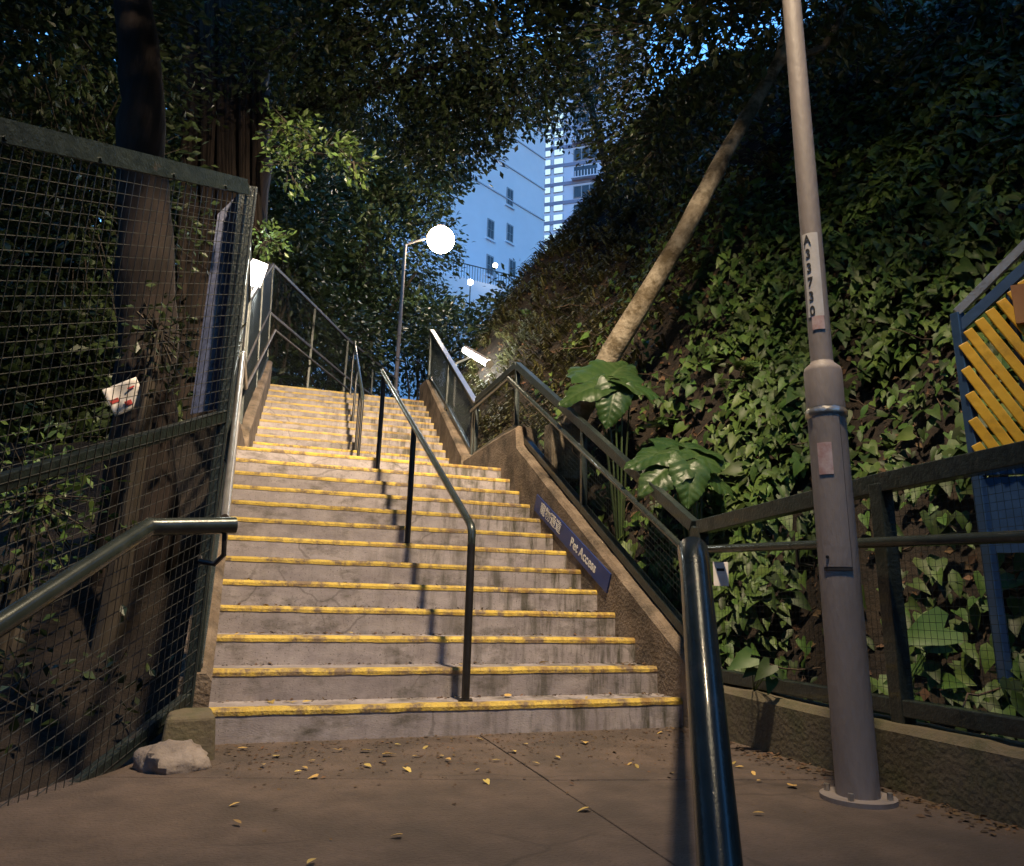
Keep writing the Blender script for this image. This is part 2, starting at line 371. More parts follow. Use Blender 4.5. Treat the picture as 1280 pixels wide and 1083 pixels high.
for k in range(14, 26):
    t = (k-14)/11
    a = L2A.lerp(L2B, t); b = R2A.lerp(R2B, t)
    mb, nb = step_mesh(a-Vector((.01, 0)), b+Vector((.01, 0)), .31 if k < 25 else .32, k*RI, RI+.02, 0)
    s = mb.build('step', 'riser', upst); nb.build('nosing', 'yellow_faded' if k > 16 else 'yellow', s)
mb = MB(); pd = Vector((math.sin(R(28)), math.cos(R(28)), 0)); ps = Vector((math.cos(R(28)), -math.sin(R(28)), 0))
q = [Vector((.42, 8.80, 0)), Vector((3.05, 8.80, 0)), Vector((3.05, 8.80, 0))+pd*14+ps*.2, Vector((.42, 8.80, 0))+pd*14]
mb.hexa([v+Vector((0, 0, 3.6)) for v in q]+[v+Vector((0, 0, 3.997)) for v in q])
tag(mb.build('upper_path', 'landing'), kind='structure')

# ------------------------------------------------------------------ curb walls
def curb(name, label, prof, mt='curb', cap=None):
    """prof: list of (xi, xo, y, z0, z1) cross sections from the near end to the far end"""
    mb = MB(); vs = []; fine = []
    for a, b in zip(prof[:-1], prof[1:]):
        n = max(1, int(abs(b[2]-a[2])/.12))
        for i in range(n): fine.append([lerp(a[q], b[q], i/n) for q in range(5)])
    fine.append(list(prof[-1]))
    for (xi, xo, y, z0, z1) in fine:
        s = 1 if xo > xi else -1
        e = .014*fbm((y*4, xi, 1), 1.3); e2 = .012*fbm((y*5, xi, 9), 1.3)
        vs += [(xi, y, z0), (xi+e2*.4, y, z1-.03), (xi+s*.03, y, z1+e), (xo-s*.03, y, z1+e2), (xo, y, z1-.03), (xo, y, z0)]
    k = 6
    fs = [(i*k+j, i*k+j+1, (i+1)*k+j+1, (i+1)*k+j) for i in range(len(fine)-1) for j in range(k-1)]
    fs += [tuple(range(k)), tuple((len(fine)-1)*k+j for j in range(k-1, -1, -1))]
    mb.add(vs, fs)
    return tag(mb.build(name, mt), label, 'wall')
def cz(y): return .43+.605*y
curb('stair_curb', 'stained concrete curb carrying the blue sign beside the lower stairs',
     [(W-.002, W+.24, -.12, -.1, cz(-.12)), (W-.002, W+.24, 3.02, 1.6, cz(3.02)), (W-.002, W+.24, 3.06, 1.6, 2.47), (W-.002, W+.24, 3.5, 1.7, 2.47), (W+.03, W+.26, 5.06, 1.7, 2.42)])
curb('stair_curb', 'mossy concrete curb on the right side of the upper stairs, under the lit rail',
     [(R2A.x-.05, R2A.x+.16, 5.062, 1.9, 2.48), (R2B.x-.03, R2B.x+.17, 8.45, 3.4, 4.40), (R2B.x-.03, R2B.x+.17, 8.9, 3.4, 4.42)])
curb('stair_curb', 'narrow brown concrete curb on the left edge of the lower stairs',
     [(.002, -.15, -.06, -.3, .33), (.002, -.15, 3.4, 1.3, 2.32), (.002, -.15, 3.5, 1.3, 2.36), (.10, -.10, 5.05, 1.5, 2.40)])
curb('stair_curb', 'brown concrete curb on the left edge of the upper stairs below the mesh fence',
     [(.132, -.07, 5.052, 1.5, 2.55), (.425, .24, 8.5, 3.2, 4.40)])
mb = MB(); q = [(-.20, -.44), (.07, -.40), (.045, -.06), (-.20, -.06)]
mb.hexa([(x, y, -.2) for x, y in q]+[(lerp(x, -.09, .22), lerp(y, -.2, .15), .185) for x, y in q])
o = tag(mb.build('curb_plinth', 'moss_curb'), 'mossy concrete plinth at the foot of the left curb', 'plinth'); bevel(o, .02, 3)
# curb of the near right fence
curb('fence_curb', 'low mossy concrete curb under the near mesh fence behind the lamp pole',
     [(2.74, 2.96, -6.0, -1.4, .26), (2.74, 2.96, -1.30, -.3, .26), (2.735, 2.96, -.125, -.3, .28)], 'moss_curb')

# ------------------------------------------------------------------ fences
def wire_panel(mb, a0, a1, b0, b1, su, sv, r):
    """a0-a1 bottom edge, b0-b1 top edge; wires upright every su, along the slope every sv"""
    a0, a1, b0, b1 = map(Vector, (a0, a1, b0, b1))
    n = max(2, int((a1-a0).length/su)); 
    for i in range(n+1):
        t = i/n; mb.wire(a0.lerp(a1, t), b0.lerp(b1, t), r)
    m = max(2, int((b0-a0).length/sv))
    off = (a1-a0).cross(b0-a0).normalized()*r*1.4
    for i in range(m+1):
        t = i/m; mb.wire(a0.lerp(b0, t)+off, a1.lerp(b1, t)+off, r)
Z = Vector((0, 0, 1))
def fence(name, label, pts, mid=(), su=.05, sv=.05, r=.0014, post=.05, rail=.05, wire='wire_dark', hand=None, foot=.06, toprail=None, ptop=0, group=None, posts=None, rmat='green_metal'):
    """pts: list of (foot point, top point) at the posts"""
    root = thing(name, Vector(pts[0][0]), label, 'fence', group)
    sink = Vector((0, 0, .12))
    for i, (a, b) in enumerate(pts):
        if posts is not None and i not in posts: continue
        mb = MB(); mb.bar(Vector(a)-sink, Vector(b)+Z*ptop, post, post, up=(0, 1, 0)); o = mb.build('post', 'green_metal', root); bevel(o, .006)
    for nm, f, wd in [('top_rail', 1, rail)]+[('middle_rail', q, rail*.9) for q in mid]+[('bottom_rail', 0, rail)]:
        mb = MB()
        for (a, b), (c, d) in zip(pts[:-1], pts[1:]):
            a, b, c, d = map(Vector, (a, b, c, d)); a = a+Z*foot; c = c+Z*foot
            mb.bar(a.lerp(b, f), c.lerp(d, f), wd, wd*(1.25 if f else 1.0))
        o = mb.build(nm, rmat if nm != 'bottom_rail' else 'green_metal', root); bevel(o, .005)
    mb = MB()
    for (a, b), (c, d) in zip(pts[:-1], pts[1:]):
        a, b, c, d = map(Vector, (a, b, c, d)); a = a+Z*foot; c = c+Z*foot
        wire_panel(mb, a, c, b, d, su, sv, r)
    tag(mb.build('wire_mesh', wire, root), kind='stuff')
    if hand:
        for h in hand:
            mb = MB(); mb.tube(h['pts'], h['r'], 10); mb.build('handrail', h.get('m', 'rail_metal'), root)
            for br in h.get('br', []):
                mb = MB(); mb.tube([br[0], br[0]-Z*.07, br[1]], .008, 6); mb.build('bracket', 'black_metal', root)
    return root

# left foreground fence (tall, falls with the approach steps)
nF = Vector((fdir.y, -fdir.x, 0))
def fpx(x, y): return onp(x, y, FP0, nF)
tA, tB = fpx(302, 232), fpx(0, 162); mA, mB_ = fpx(268, 524), fpx(0, 604); bA, bB = fpx(236, 874), fpx(110, 975)
def ext(p, q, s):      # extend the line p-q to plan distance s along the fence
    sp = (FP0-p).dot(fdir); sq = (FP0-q).dot(fdir); t = (s-sp)/(sq-sp); return p.lerp(q, t)
SE = 3.3
root = thing('mesh_fence', FP0, 'tall dark green mesh fence falling to the left of the approach steps', 'fence')
mb = MB(); mb.bar(tA+Z*.012, ext(tA, tB, SE)+Z*.012, .075, .045); mb.build('top_rail', 'green_metal', root)
mb = MB(); mb.bar(tA+nF*.045-Z*.028, ext(tA, tB, SE)+nF*.045-Z*.028, .012, .062); fl = mb.build('rail_flange', 'green_metal', root)
for s in (.35, .78, 1.25, 1.7, 2.2):
    mb = MB(); c = ext(tA, tB, s)+nF*.051-Z*.045; mb.tube([c, c+nF*.010], .010, 6); mb.build('bolt', 'green_metal', root)
for nm, p, q, h in (('middle_rail', mA, mB_, .065), ('bottom_rail', bA, bB, .075)):
    mb = MB(); mb.bar(ext(p, q, .0), ext(p, q, SE), .05, h); o = mb.build(nm, 'green_metal', root); bevel(o, .006)
for s in (0.0, 1.95, SE):
    a = ext(bA, bB, s)-Z*.2; b = ext(tA, tB, s)
    mb = MB(); mb.bar(a, b, .055, .055, up=(0, 1, 0)); o = mb.build('post', 'green_metal', root); bevel(o, .006)
mb = MB(); off = nF*.03
wire_panel(mb, ext(bA, bB, .02)+off, ext(bA, bB, SE)+off, ext(tA, tB, .02)+off, ext(tA, tB, SE)+off, .047, .060, .0021)
tag(mb.build('wire_mesh', 'wire', root), kind='stuff')
# blue sheet behind the corner of that fence
c0 = FP0+Vector((-.10, .16, 0)); d0 = Vector((-.5, .30, 0)).normalized()
pb = ony(252, 515, c0.y+.05)
mb = MB(); q = [ony(238, 518, .05), ony(278, 510, .09), ony(301, 240, .09), ony(272, 268, .05)]; th = Vector((0, .02, 0))
mb.hexa([q[0], q[1], q[1]+th, q[0]+th, q[3], q[2], q[2]+th, q[3]+th])
tag(mb.build('blue_sheet', 'blue_sheet'), 'narrow blue sheet panel standing behind the corner of the tall left fence', 'panel')

# left fence along the lower flight, landing, upper flight
fence('mesh_fence', 'dark mesh fence on the left curb of the lower stairs, with a bright handrail',
      [(Vector((-.075, -.02, .30)), Vector((-.15, -.02, 3.0))), (Vector((-.07, 1.7, 1.3)), Vector((-.13, 1.7, 3.55))), (Vector((-.06, 3.45, 2.3)), Vector((-.12, 3.45, 4.15))), (Vector((-.02, 5.2, 2.4)), Vector((-.06, 5.2, 4.22)))],
      mid=(.5,), su=.05, sv=.05, wire='wire',
      hand=[dict(pts=[ony(281, 648, .2), ony(304, 442, 3.5), Vector((.03, 5.25, 3.10))], r=.026, m='steel', br=[(ony(290, 570, 1.2)-Z*.02, Vector((-.08, 1.2, 1.6))), (Vector((-.02, 3.4, 2.95)), Vector((-.08, 3.4, 2.8)))])])
pc = ony(341, 331, 8.5)
fence('mesh_fence', 'dark mesh fence on the left curb of the upper stairs',
      [(Vector((.03, 5.26, 2.50)), Vector((-.05, 5.26, 4.24))), (Vector((.18, 6.9, 3.45)), Vector((.09, 6.9, 5.19))), (Vector((.33, 8.5, 4.38)), pc)],
      mid=(.50,), su=.05, sv=.05, wire='wire_dark', r=.0030, rail=.04, rmat='lamplit_rail',
      hand=[dict(pts=[Vector((.03, 5.27, 3.10)), ony(344, 413, 8.5)], r=.020, m='lamplit_rail', br=[(ony(330, 432, 7.0)-Z*.02, Vector((.2, 7.0, 4.0)))])])
def lv(px, py, z): return onz(px, py, z)
e1 = lv(435, 425, pc.z); e2 = lv(494, 473, pc.z)
b0 = Vector((.34, 8.53, 4.0))
fp = [(Vector((p.x, p.y, 4.0)), p) for p in (pc+Vector((.01, .04, 0)), pc.lerp(e1, .5), e1, e1.lerp(e2, .5), e2)]
hz = ony(344, 413, 8.5).z
sd = Vector((.12, -.06, 0))
fence('mesh_fence', 'long mesh fence running level along the upper path to the lamp post', fp, mid=(.58,), su=.06, sv=.05, wire='wire_dark', r=.0030, rail=.045, foot=.1, rmat='lamplit_rail',
      hand=[dict(pts=[ony(344, 413, 8.5)+Vector((0, .02, 0)), Vector((e1.x, e1.y, hz))+sd, Vector((e2.x, e2.y, hz))+sd], r=.020, m='lamplit_rail', br=[(Vector((e1.x, e1.y, hz-.02))+sd, Vector((e1.x, e1.y, hz-.1)))])])

# right fence along the lower flight, landing, upper flight
XR = 2.85
def rp(y): return Vector((XR, y, cz(y)))
rt0, rt1 = onx(868, 658, XR), onx(647, 457, XR)
ha0, ha1 = onx(856, 688, XR-.09), onx(636, 473, XR-.09)
ze = rt1.z
hl = onz(589, 514, ha1.z)
cornerH = Vector((XR-.09, ha0.y, ha0.z))
fence('mesh_fence', 'dark green mesh fence with handrail climbing the sign curb of the lower stairs',
      [(rp(rt0.y), rt0), (rp(1.65), rt0.lerp(rt1, (1.65-rt0.y)/(rt1.y-rt0.y))), (Vector((XR, rt1.y, 2.46)), rt1), (Vector((XR+.06, 5.02, 2.42)), Vector((XR+.06, 5.02, ze-.03)))],
      su=.045, sv=.045, rail=.062, r=.0012,
      hand=[dict(pts=[ha0, ha1, hl], r=.024, br=[(ha0.lerp(ha1, .5)-Z*.02, rt0.lerp(rt1, .5)-Z*.32), (ha1-Z*.02, rt1-Z*.25)])])
rb0, rb1 = Vector((2.92, 5.1, 3.16)), ony(540, 416, 8.4)
fence('mesh_fence', 'dark panelled mesh fence with pale lit top rail on the right of the upper stairs',
      [(Vector((2.90, 5.1, 2.46)), rb0), (Vector((2.98, 6.8, 3.50)), rb0.lerp(rb1, .515)), (Vector((rb1.x, 8.4, 4.38)), rb1)],
      su=.035, sv=.035, rail=.055, r=.0036, post=.07)
mb = MB(); mb.bar(rb0+Z*.045, rb1+Z*.045, .075, .022); tag(mb.build('lit_rail_strip', 'steel', bpy.data.objects['mesh_fence.005']), 'pale strip standing for tube light on the top rail')  # pale strip added for the tube light along the rail top

# near right fence, level
q1 = onx(1280, 571, XR); h1 = onx(1280, 671, XR-.09)
f0 = Vector((XR, rt0.y-.07, .26)); dirn = (q1-rt0).normalized()
far = rt0+dirn*4.2; pm = onx(1100, 605, XR)
farh = cornerH+(h1-cornerH).normalized()*4.2
fence('mesh_fence', 'near level mesh fence with round handrail behind the lamp pole',
      [(f0, rt0+Vector((0, -.07, -.012))), (Vector((XR, pm.y, .26)), Vector((XR, pm.y, pm.z))), (Vector((XR, far.y, .26)), far)],
      su=.032, sv=.032, r=.0010, post=.075, rail=.07,
      hand=[dict(pts=[cornerH+Vector((0, -.01, -.0)), farh], r=.024, br=[(farh.lerp(cornerH, .75)-Z*.02, farh.lerp(cornerH, .75)+Vector((.09, 0, -.1)))])])

# ------------------------------------------------------------------ free handrails
def handrail(label, rail_pts, post_pts, r, pr, mt='black_metal', rails=None):
    root = thing('handrail', Vector(post_pts[0][0]), label, 'handrail')
    mb = MB(); mb.tube(rail_pts, r, 12); mb.build('rail', 'rail_metal', root)
    for a, b in post_pts:
        mb = MB(); mb.tube([Vector(a)-Z*.03, b], pr, 12); mb.build('post', mt, root)
        mb = MB(); mb.tube([Vector(a)-Z*.002, Vector(a)+Z*.012], pr*1.8, 12); mb.build('base_plate', mt, root)
    return root
cx = 1.37
def crz(y): return 1.15+(y-.12)*.549
y0, y1, y2 = .10, 1.83, 3.40
bend = [Vector((cx, y0, crz(y0)-.10)), Vector((cx, y0, crz(y0)-.03)), Vector((cx, y0+.025, crz(y0)+.01)), Vector((cx, y0+.08, crz(y0+.08)))]
handrail('black centre handrail with three posts dividing the lower stairs', bend+[Vector((cx, 3.55, crz(3.55)))],
         [(Vector((cx, y0, .16)), Vector((cx, y0, crz(y0)-.06))), (Vector((cx, y1, 7*RI)), Vector((cx, y1, crz(y1)-.01))), (Vector((cx, y2, 12*RI)), Vector((cx, y2, crz(y2)-.01)))], .024, .024)
d2 = (L2B-L2A).normalized()
def c2(t): p = ((L2A+R2A)/2).lerp((L2B+R2B)/2, t); return p
def c2z(t): return 2.24+t*(ZT-2.24)+.92
pts = [Vector((*c2(0), c2z(0)-.06)), Vector((*c2(.01), c2z(.01))), Vector((*c2(1), c2z(1)))]
handrail('slim steel centre handrail dividing the upper stairs', pts,
         [(Vector((*c2(.0), 2.08)), Vector((*c2(.0), c2z(0)-.05)))]+[(Vector((*c2(t+.02), 2.24+round(t*11)*RI)), Vector((*c2(t+.02), c2z(t+.02)))) for t in (.18, .55, .98)], .020, .019)
# left handrail of the approach steps
oF = nF*.13
def lpx(x, y): return onp(x, y, FP0+oF, nF)
l0 = lpx(-60, 820); lbn = lpx(186, 659); lend = dep(294, 657, (lbn-CAM).dot(fwd)+.22)
ldir = (l0-lbn).normalized()
root = thing('handrail', lbn-Z*.95, 'thick dark handrail rising in front of the tall left fence', 'handrail')
mb = MB(); mb.tube([lbn+ldir*2.6, lbn+ldir*.05, lbn, lbn.lerp(lend, .1), lend], .038, 14); mb.build('rail', 'rail_metal', root)
brk = lend.lerp(lbn, .12)
mb = MB(); mb.tube([brk-Z*.03, brk-Z*.13+nF*.01, brk-Z*.17-nF*.03, brk-Z*.16-nF*.10, FP0+Vector((-.03, .0, brk.z-.12))], .011, 8); mb.build('bracket', 'black_metal', root)
mb = MB(); p = lbn+ldir*1.9; mb.tube([p, p-oF*.3-Z*.08, p-oF*1.1-Z*.08], .011, 8); mb.build('bracket', 'black_metal', root)
# right handrail of the approach steps, running towards the viewer
r0 = dep(868, 700, 1.9); rl = dep(890, 963, 1.36); rdir = (rl-r0).normalized()
root = thing('handrail', Vector((rl.x, rl.y, rl.z-.95)), 'thick dark handrail with rounded bend running down beside the approach steps', 'handrail')
mb = MB(); mb.tube([r0+rdir*1.0, rl, r0+rdir*.04, r0+Vector((.008, .018, .022)), r0.lerp(cornerH, .05)+Z*.018, cornerH+Vector((-.01, -.03, -.012))], [.036]*5+[.026], 20); mb.build('rail', 'rail_metal', root)
pb_ = r0+rdir*.9; mb = MB(); mb.tube([pb_, Vector((pb_.x, pb_.y, -1.1))], .024, 12); mb.build('post', 'black_metal', root)

# ------------------------------------------------------------------ sign on the curb
def text_mesh(body, size):
    cu = bpy.data.curves.new('t', 'FONT'); cu.body = body; cu.size = size; cu.align_x = 'CENTER'; cu.align_y = 'CENTER'; cu.extrude = .0012; cu.offset = size*(.018 if body.isascii() else 0)
    o = bpy.data.objects.new('t', cu); COL.objects.link(o)
    dg = bpy.context.evaluated_depsgraph_get(); me = bpy.data.meshes.new_from_object(o.evaluated_get(dg))
    bpy.data.objects.remove(o); return me
def place_text(body, size, origin, ex, ey, mt, parent, name='lettering', sx=1.0):
    me = text_mesh(body, size); ez = ex.cross(ey)
    o0 = WL[parent.name]
    for v in me.vertices:
        v.co = origin+ex*(v.co.x*sx)+ey*v.co.y+ez*v.co.z-o0
    me.materials.clear(); me.materials.append(MATS[mt]); o = bpy.data.objects.new(name, me); COL.objects.link(o); o.parent = parent; WL[o.name] = o0
    return o
XS = W-.014
s0 = onx(671, 618, XS); s1 = onx(763, 718, XS); s2 = onx(752, 747, XS); s3 = onx(672, 650, XS)
ex = (s1-s0).normalized()          # reads downhill, left to right
ex = Vector((0, ex.y, ex.z)).normalized(); ey = Vector((0, -ex.z, ex.y)) 
if ey.z < 0: ey = -ey
ln = (s1-s0).length; hh = .155
root = thing('direction_sign', s0, 'dark blue slanted sign with white Chinese and English lettering on the stair curb', 'sign')
mb = MB(); a = s0; b = s0+ex*ln; c = b-ey*hh; d = a-ey*hh; o_ = Vector((.012, 0, 0))
mb.hexa([d+o_, c+o_, c, d, a+o_, b+o_, b, a]); 
bd = mb.build('sign_board', 'sign_blue', root)
mid = (a+d)/2
nrm = Vector((-1, 0, 0))
place_text('寵物通道', .118, mid+ex*(ln*.245)-Vector((.001, 0, 0)), ex, ey, 'white_paint', root, sx=1.12)
place_text('Pet Access', .112, mid+ex*(ln*.70)-Vector((.001, 0, 0)), ex, ey, 'white_paint', root, sx=1.08)

# ------------------------------------------------------------------ near lamp pole with its lantern
PB = Vector((2.46, -1.70, 0))
root = thing('lamp_post', PB, 'grey steel lamp pole with number strip beside the near fence', 'lamp post')
def lathe(prof, name, mt, n=28, parent=root, c=PB):
    mb = MB(); k = len(prof); vs = []
    for r, z in prof:
        for j in range(n): vs.append(c+Vector((r*math.cos(2*math.pi*j/n), r*math.sin(2*math.pi*j/n), z)))
    mb.add(vs, [(i*n+j, i*n+(j+1)%n, (i+1)*n+(j+1)%n, (i+1)*n+j) for i in range(k-1) for j in range(n)], True)
    return mb.build(name, mt, parent)
zj = 1.79; va0 = 0.0
lathe([(.0, -.1), (.145, -.1), (.145, .016), (.0, .017)], 'base_plate', 'pole')
for k_ in range(4):
    a_ = va0+k_*math.pi/2+.6; c_ = PB+Vector((.118*math.cos(a_), .118*math.sin(a_), .02)); mb = MB(); mb.tube([c_-Z*.005, c_+Z*.022], .012, 6); mb.build('bolt', 'steel', root)
lathe([(.083, 0), (.082, 1.58), (.0, 1.581)], 'lower_shaft', 'pole')
lathe([(.082, 1.55), (.091, 1.56), (.091, 1.585), (.083, 1.595), (.083, 1.60)], 'collar', 'steel')
lathe([(.083, 1.59), (.083, zj-.02), (.078, zj), (.053, zj+.022), (.050, zj+.03)], 'sleeve', 'pole')
lathe([(.050, zj), (.046, 4.0), (.038, 7.35), (.0, 7.36)], 'upper_shaft', 'pole')
vd = (Vector((CAM.x, CAM.y, 0))-Vector((PB.x, PB.y, 0))).normalized(); va = math.atan2(vd.y, vd.x)
def on_pole(name, r, z0, z1, a0, a1, mt, n=10, th=.003):
    mb = MB(); vs = []
    for i in range(n+1):
        a = a0+(a1-a0)*i/n
        for rr in (r, r+th):
            for z in (z0, z1): vs.append(PB+Vector((rr*math.cos(a), rr*math.sin(a), z)))
    fs = []
    for i in range(n):
        o = i*4; p = o+4
        fs += [(o+2, p+2, p+3, o+3), (o+1, o+3, p+3, p+1), (o, p, p+2, o+2)]
    fs += [(0, 2, 3, 1), (n*4, n*4+1, n*4+3, n*4+2)]
    mb.add(vs, fs, False); return mb.build(name, mt, root)
on_pole('access_door', .083, .90, 1.56, va-.75, va+.62, 'pole', 14, .005)
on_pole('door_seam', .0832, .895, 1.56, va+.625, va+.655, 'black_print', 2, .004)
on_pole('door_seam', .0832, .885, .897, va-.75, va+.655, 'black_print', 12, .004)
mb = MB(); q = PB+Vector((.088*math.cos(va-.5), .088*math.sin(va-.5), .94)); mb.tube([q, q+vd*.006], .007, 8); mb.build('lock', 'black_metal', root)
on_pole('sticker', .0885, 1.29, 1.43, va-.55, va+.12, 'pink_sticker')
on_pole('number_strip', .0495, 2.03, 2.45, va-.9, va+.55, 'number_strip')
on_pole('sticker', .0505, 1.965, 2.03, va-.55, va+.5, 'pink_sticker')
for i, ch in enumerate('A33730'):
    a = va-.42; ez_ = Vector((math.cos(a), math.sin(a), 0)); ex_ = Vector((-math.sin(a), math.cos(a), 0))
    place_text(ch, .066, PB+ez_*.0535+Z*(2.415-.072*i), ex_, Z, 'black_print', root, 'numeral', .75)
# arm and lantern above the landing
LP = Vector((1.50, -2.80, 7.6))
mb = MB(); top = PB+Z*7.3; mb.tube([top, top.lerp(LP, .5)+Z*.22, LP+Vector((.10, .10, .10))], .026, 10); mb.build('arm', 'pole', root)
ad = (LP-PB); ad.z = 0; ad.normalize()
hn = MB(); n = 16
for i in range(n): pass
hn.sphere(LP+Z*.03, Vector((.19, .19, .09)), 18, 8); hn.build('lantern_housing', 'pole', root)
lathe([(.10, .06), (.20, .03), (.31, -.135), (.315, -.14)], 'lantern_shade', 'pole', c=LP)
mb = MB(); mb.sphere(LP-Z*.045, Vector((.14, .14, .045)), 18, 8); mb.build('lantern_lens', 'lens', root)
ld = bpy.data.lights.new('near_lantern_light', 'SPOT'); ld.shadow_soft_size = .17; ld.energy = LAMP_W; ld.color = (1.0, .79, .54); ld.spot_size = R(128); ld.spot_blend = 1.0
lo = bpy.data.objects.new('near_lantern_light', ld); COL.objects.link(lo); lo.location = LP-Z*.105-PB; lo.parent = root
lo.rotation_euler = Vector((-.02, .84, -.54)).to_track_quat('-Z', 'Y').to_euler()      # the lantern throws up the stairs
ld2 = bpy.data.lights.new('near_lantern_throw', 'SPOT'); ld2.shadow_soft_size = .17; ld2.energy = THROW_W; ld2.color = ld.color; ld2.spot_size = R(58); ld2.spot_blend = 1.0
lo2 = bpy.data.objects.new('near_lantern_throw', ld2); COL.objects.link(lo2); lo2.location = lo.location; lo2.parent = root
lo2.rotation_euler = Vector((.0, .93, -.37)).to_track_quat('-Z', 'Y').to_euler()       # long throw of the same lens

# ------------------------------------------------------------------ far lamp post
lb = Vector((e2.x+.05, e2.y+.12, 4.0)); 
ltop = ony(507, 306, lb.y); lg = ony(551, 300, lb.y)
root = thing('lamp_post', lb, 'slim far lamp post with glowing globe at the end of the long fence', 'lamp post')
mb = MB(); mb.tube([lb-Z*.6, Vector((lb.x, lb.y, ltop.z))], [.065, .045], 12); mb.build('shaft', 'pole', root)
mb = MB(); mb.tube([Vector((lb.x, lb.y, ltop.z-.02)), Vector((lb.x+.12, lb.y, ltop.z+.06)), lg+Vector((-.30, 0, .02))], .03, 8); mb.build('arm', 'pole', root)
mb = MB(); mb.tube([lg+Z*.34, lg+Z*.40, lg+Z*.46], [.16, .15, .05], 14); mb.build('globe_cap', 'pole', root)
mb = MB(); mb.tube([lg-Vector((.42, 0, 0)), lg-Vector((.36, 0, 0))], .06, 10); mb.build('globe_socket', 'pole', root)
mb = MB(); mb.sphere(lg, .38, 24, 14); mb.build('globe', 'globe', root)
mb = MB(); mb.tube([lb+Z*1.72, lb+Z*1.80], .11, 12); mb.build('collar', 'steel', root)

# ------------------------------------------------------------------ fluorescent fittings
def tube_light(label, A, B, r, base):
    root = thing('tube_light', base, label, 'lamp'); A, B = Vector(A), Vector(B)
    mb = MB(); mb.tube([A, B], r, 12); mb.build('tube', 'tube', root)
    d = (B-A).normalized()
    for p, s in ((A, -1), (B, 1)):
        mb = MB(); mb.tube([p+d*s*.002, p+d*s*.04], r*1.15, 12); mb.build('end_cap', 'steel', root)
    mb = MB(); mb.bar(A+Z*(r+.008), B+Z*(r+.008), r*1.3, .03); o = mb.build('housing', 'pole', root); bevel(o, .01)
    mid = A.lerp(B, .35); mb = MB(); mb.tube([mid-Z*r*.3, Vector((base.x, base.y, mid.z-.12)), base-Z*.1], .02, 8); mb.build('stem', 'steel', root)
    return root
A = dep(582, 438, 13.2); B = dep(611, 455, 12.3); base = dep(570, 452, 13.0)
tube_light('white fluorescent tube light on a stem behind the lit rail of the upper stairs', A, B, .055, Vector((base.x, base.y, H(base.x, base.y))))
A = dep(322, 333, 11.0); B = dep(316, 352, 10.6); base = dep(310, 352, 10.9)
A = dep(325, 329, 10.9); B = dep(315, 356, 10.7)
root = thing('wall_light', Vector((base.x, base.y, hb(base.y)-1.0)), 'bright white light fitting behind the corner of the left mesh fence', 'lamp')
tc_ = (CAM-A).normalized()
mb = MB(); mb.bar(A, B, .20, .07, up=tc_); o = mb.build('diffuser', 'tube', root); bevel(o, .012)
mb = MB(); mb.bar(A.lerp(B, -.05)-tc_*.055, A.lerp(B, 1.05)-tc_*.055, .23, .035, up=tc_); mb.build('housing', 'pole', root)
mb = MB(); mb.tube([B.lerp(A, .2)-tc_*.06, Vector((base.x, base.y, B.z-.3)), Vector((base.x, base.y, hb(base.y)-1.1))], .025, 8); mb.build('stem', 'pole', root)

# ------------------------------------------------------------------ leaves
def leaf_shape(kind):
    if kind == 'heart':
        L = [(0, 0), (.30, -.16), (.46, .08), (.40, .40), (.22, .72), (0, 1.08)]
    elif kind == 'arrow':
        L = [(0, 0), (.22, -.26), (.42, -.10), (.36, .30), (.20, .68), (0, 1.1)]
    else:
        L = [(0, 0), (.17, .22), (.22, .5), (.13, .8), (0, 1.02)]
    rt = [(x, y, abs(x)*.28-.18*max(0, y-.4)**2-.10*y*y) for x, y in L]
    md = [(0, y, -.18*max(0, y-.4)**2-.10*y*y) for y in (.35, .7)]
    return rt, md
def leaf_geo(kind):
    rt, md = leaf_shape(kind); n = len(rt)
    vs = [Vector(p) for p in rt]+[Vector((-p[0], p[1], p[2])) for p in rt[1:-1]]+[Vector(p) for p in md]
    m0, m1 = len(vs)-2, len(vs)-1
    def L(i): return i if i in (0, n-1) else n+i-1
    fs = []
    for side in (lambda i: i, L):
        seq = [side(i) for i in range(n)]
        h = n//2
        a = [0]+seq[1:h+1]+[m0]; b = [m0]+seq[h:n-1]+[m1]; c = [m1, seq[n-2], seq[n-1]]
        for q in (a, b, c):
            fs.append(tuple(q if side(1) == 1 else q[::-1]))
    return vs, fs
LG = {k: leaf_geo(k) for k in ('heart', 'arrow', 'oval')}
def frame(nrm, tip):
    nrm = nrm.normalized(); y = (tip-nrm*tip.dot(nrm)); 
    if y.length < 1e-3: y = nrm.orthogonal()
    y.normalize(); x = y.cross(nrm); return x, y, nrm
def add_leaf(mb, kind, pos, nrm, tip, s, wd=1.0):
    x, y, z = frame(nrm, tip); vs, fs = LG[kind]
    mb.add([pos+x*(v.x*s*wd)+y*(v.y*s)+z*(v.z*s) for v in vs], fs, True)
def add_quad(mb, pos, nrm, tip, s, wd=.42):
    x, y, z = frame(nrm, tip)
    mb.add([pos, pos+x*s*wd*.5+y*s*.5+z*s*.06, pos+y*s, pos-x*s*wd*.5+y*s*.5+z*s*.06], [(0, 1, 2), (0, 2, 3)])
def rv(): 
    while True:
        v = Vector((U(-1, 1), U(-1, 1), U(-1, 1)))
        if .05 < v.length < 1: return v
def hill_normal(x, y):
    e = .06; return Vector((H(x-e, y)-H(x+e, y), H(x, y-e)-H(x, y+e), 2*e)).normalized()
def inview(p, mrg=60):
    q = proj(p); return q and -mrg < q[0] < 1280+mrg and -mrg < q[1] < 1083+mrg

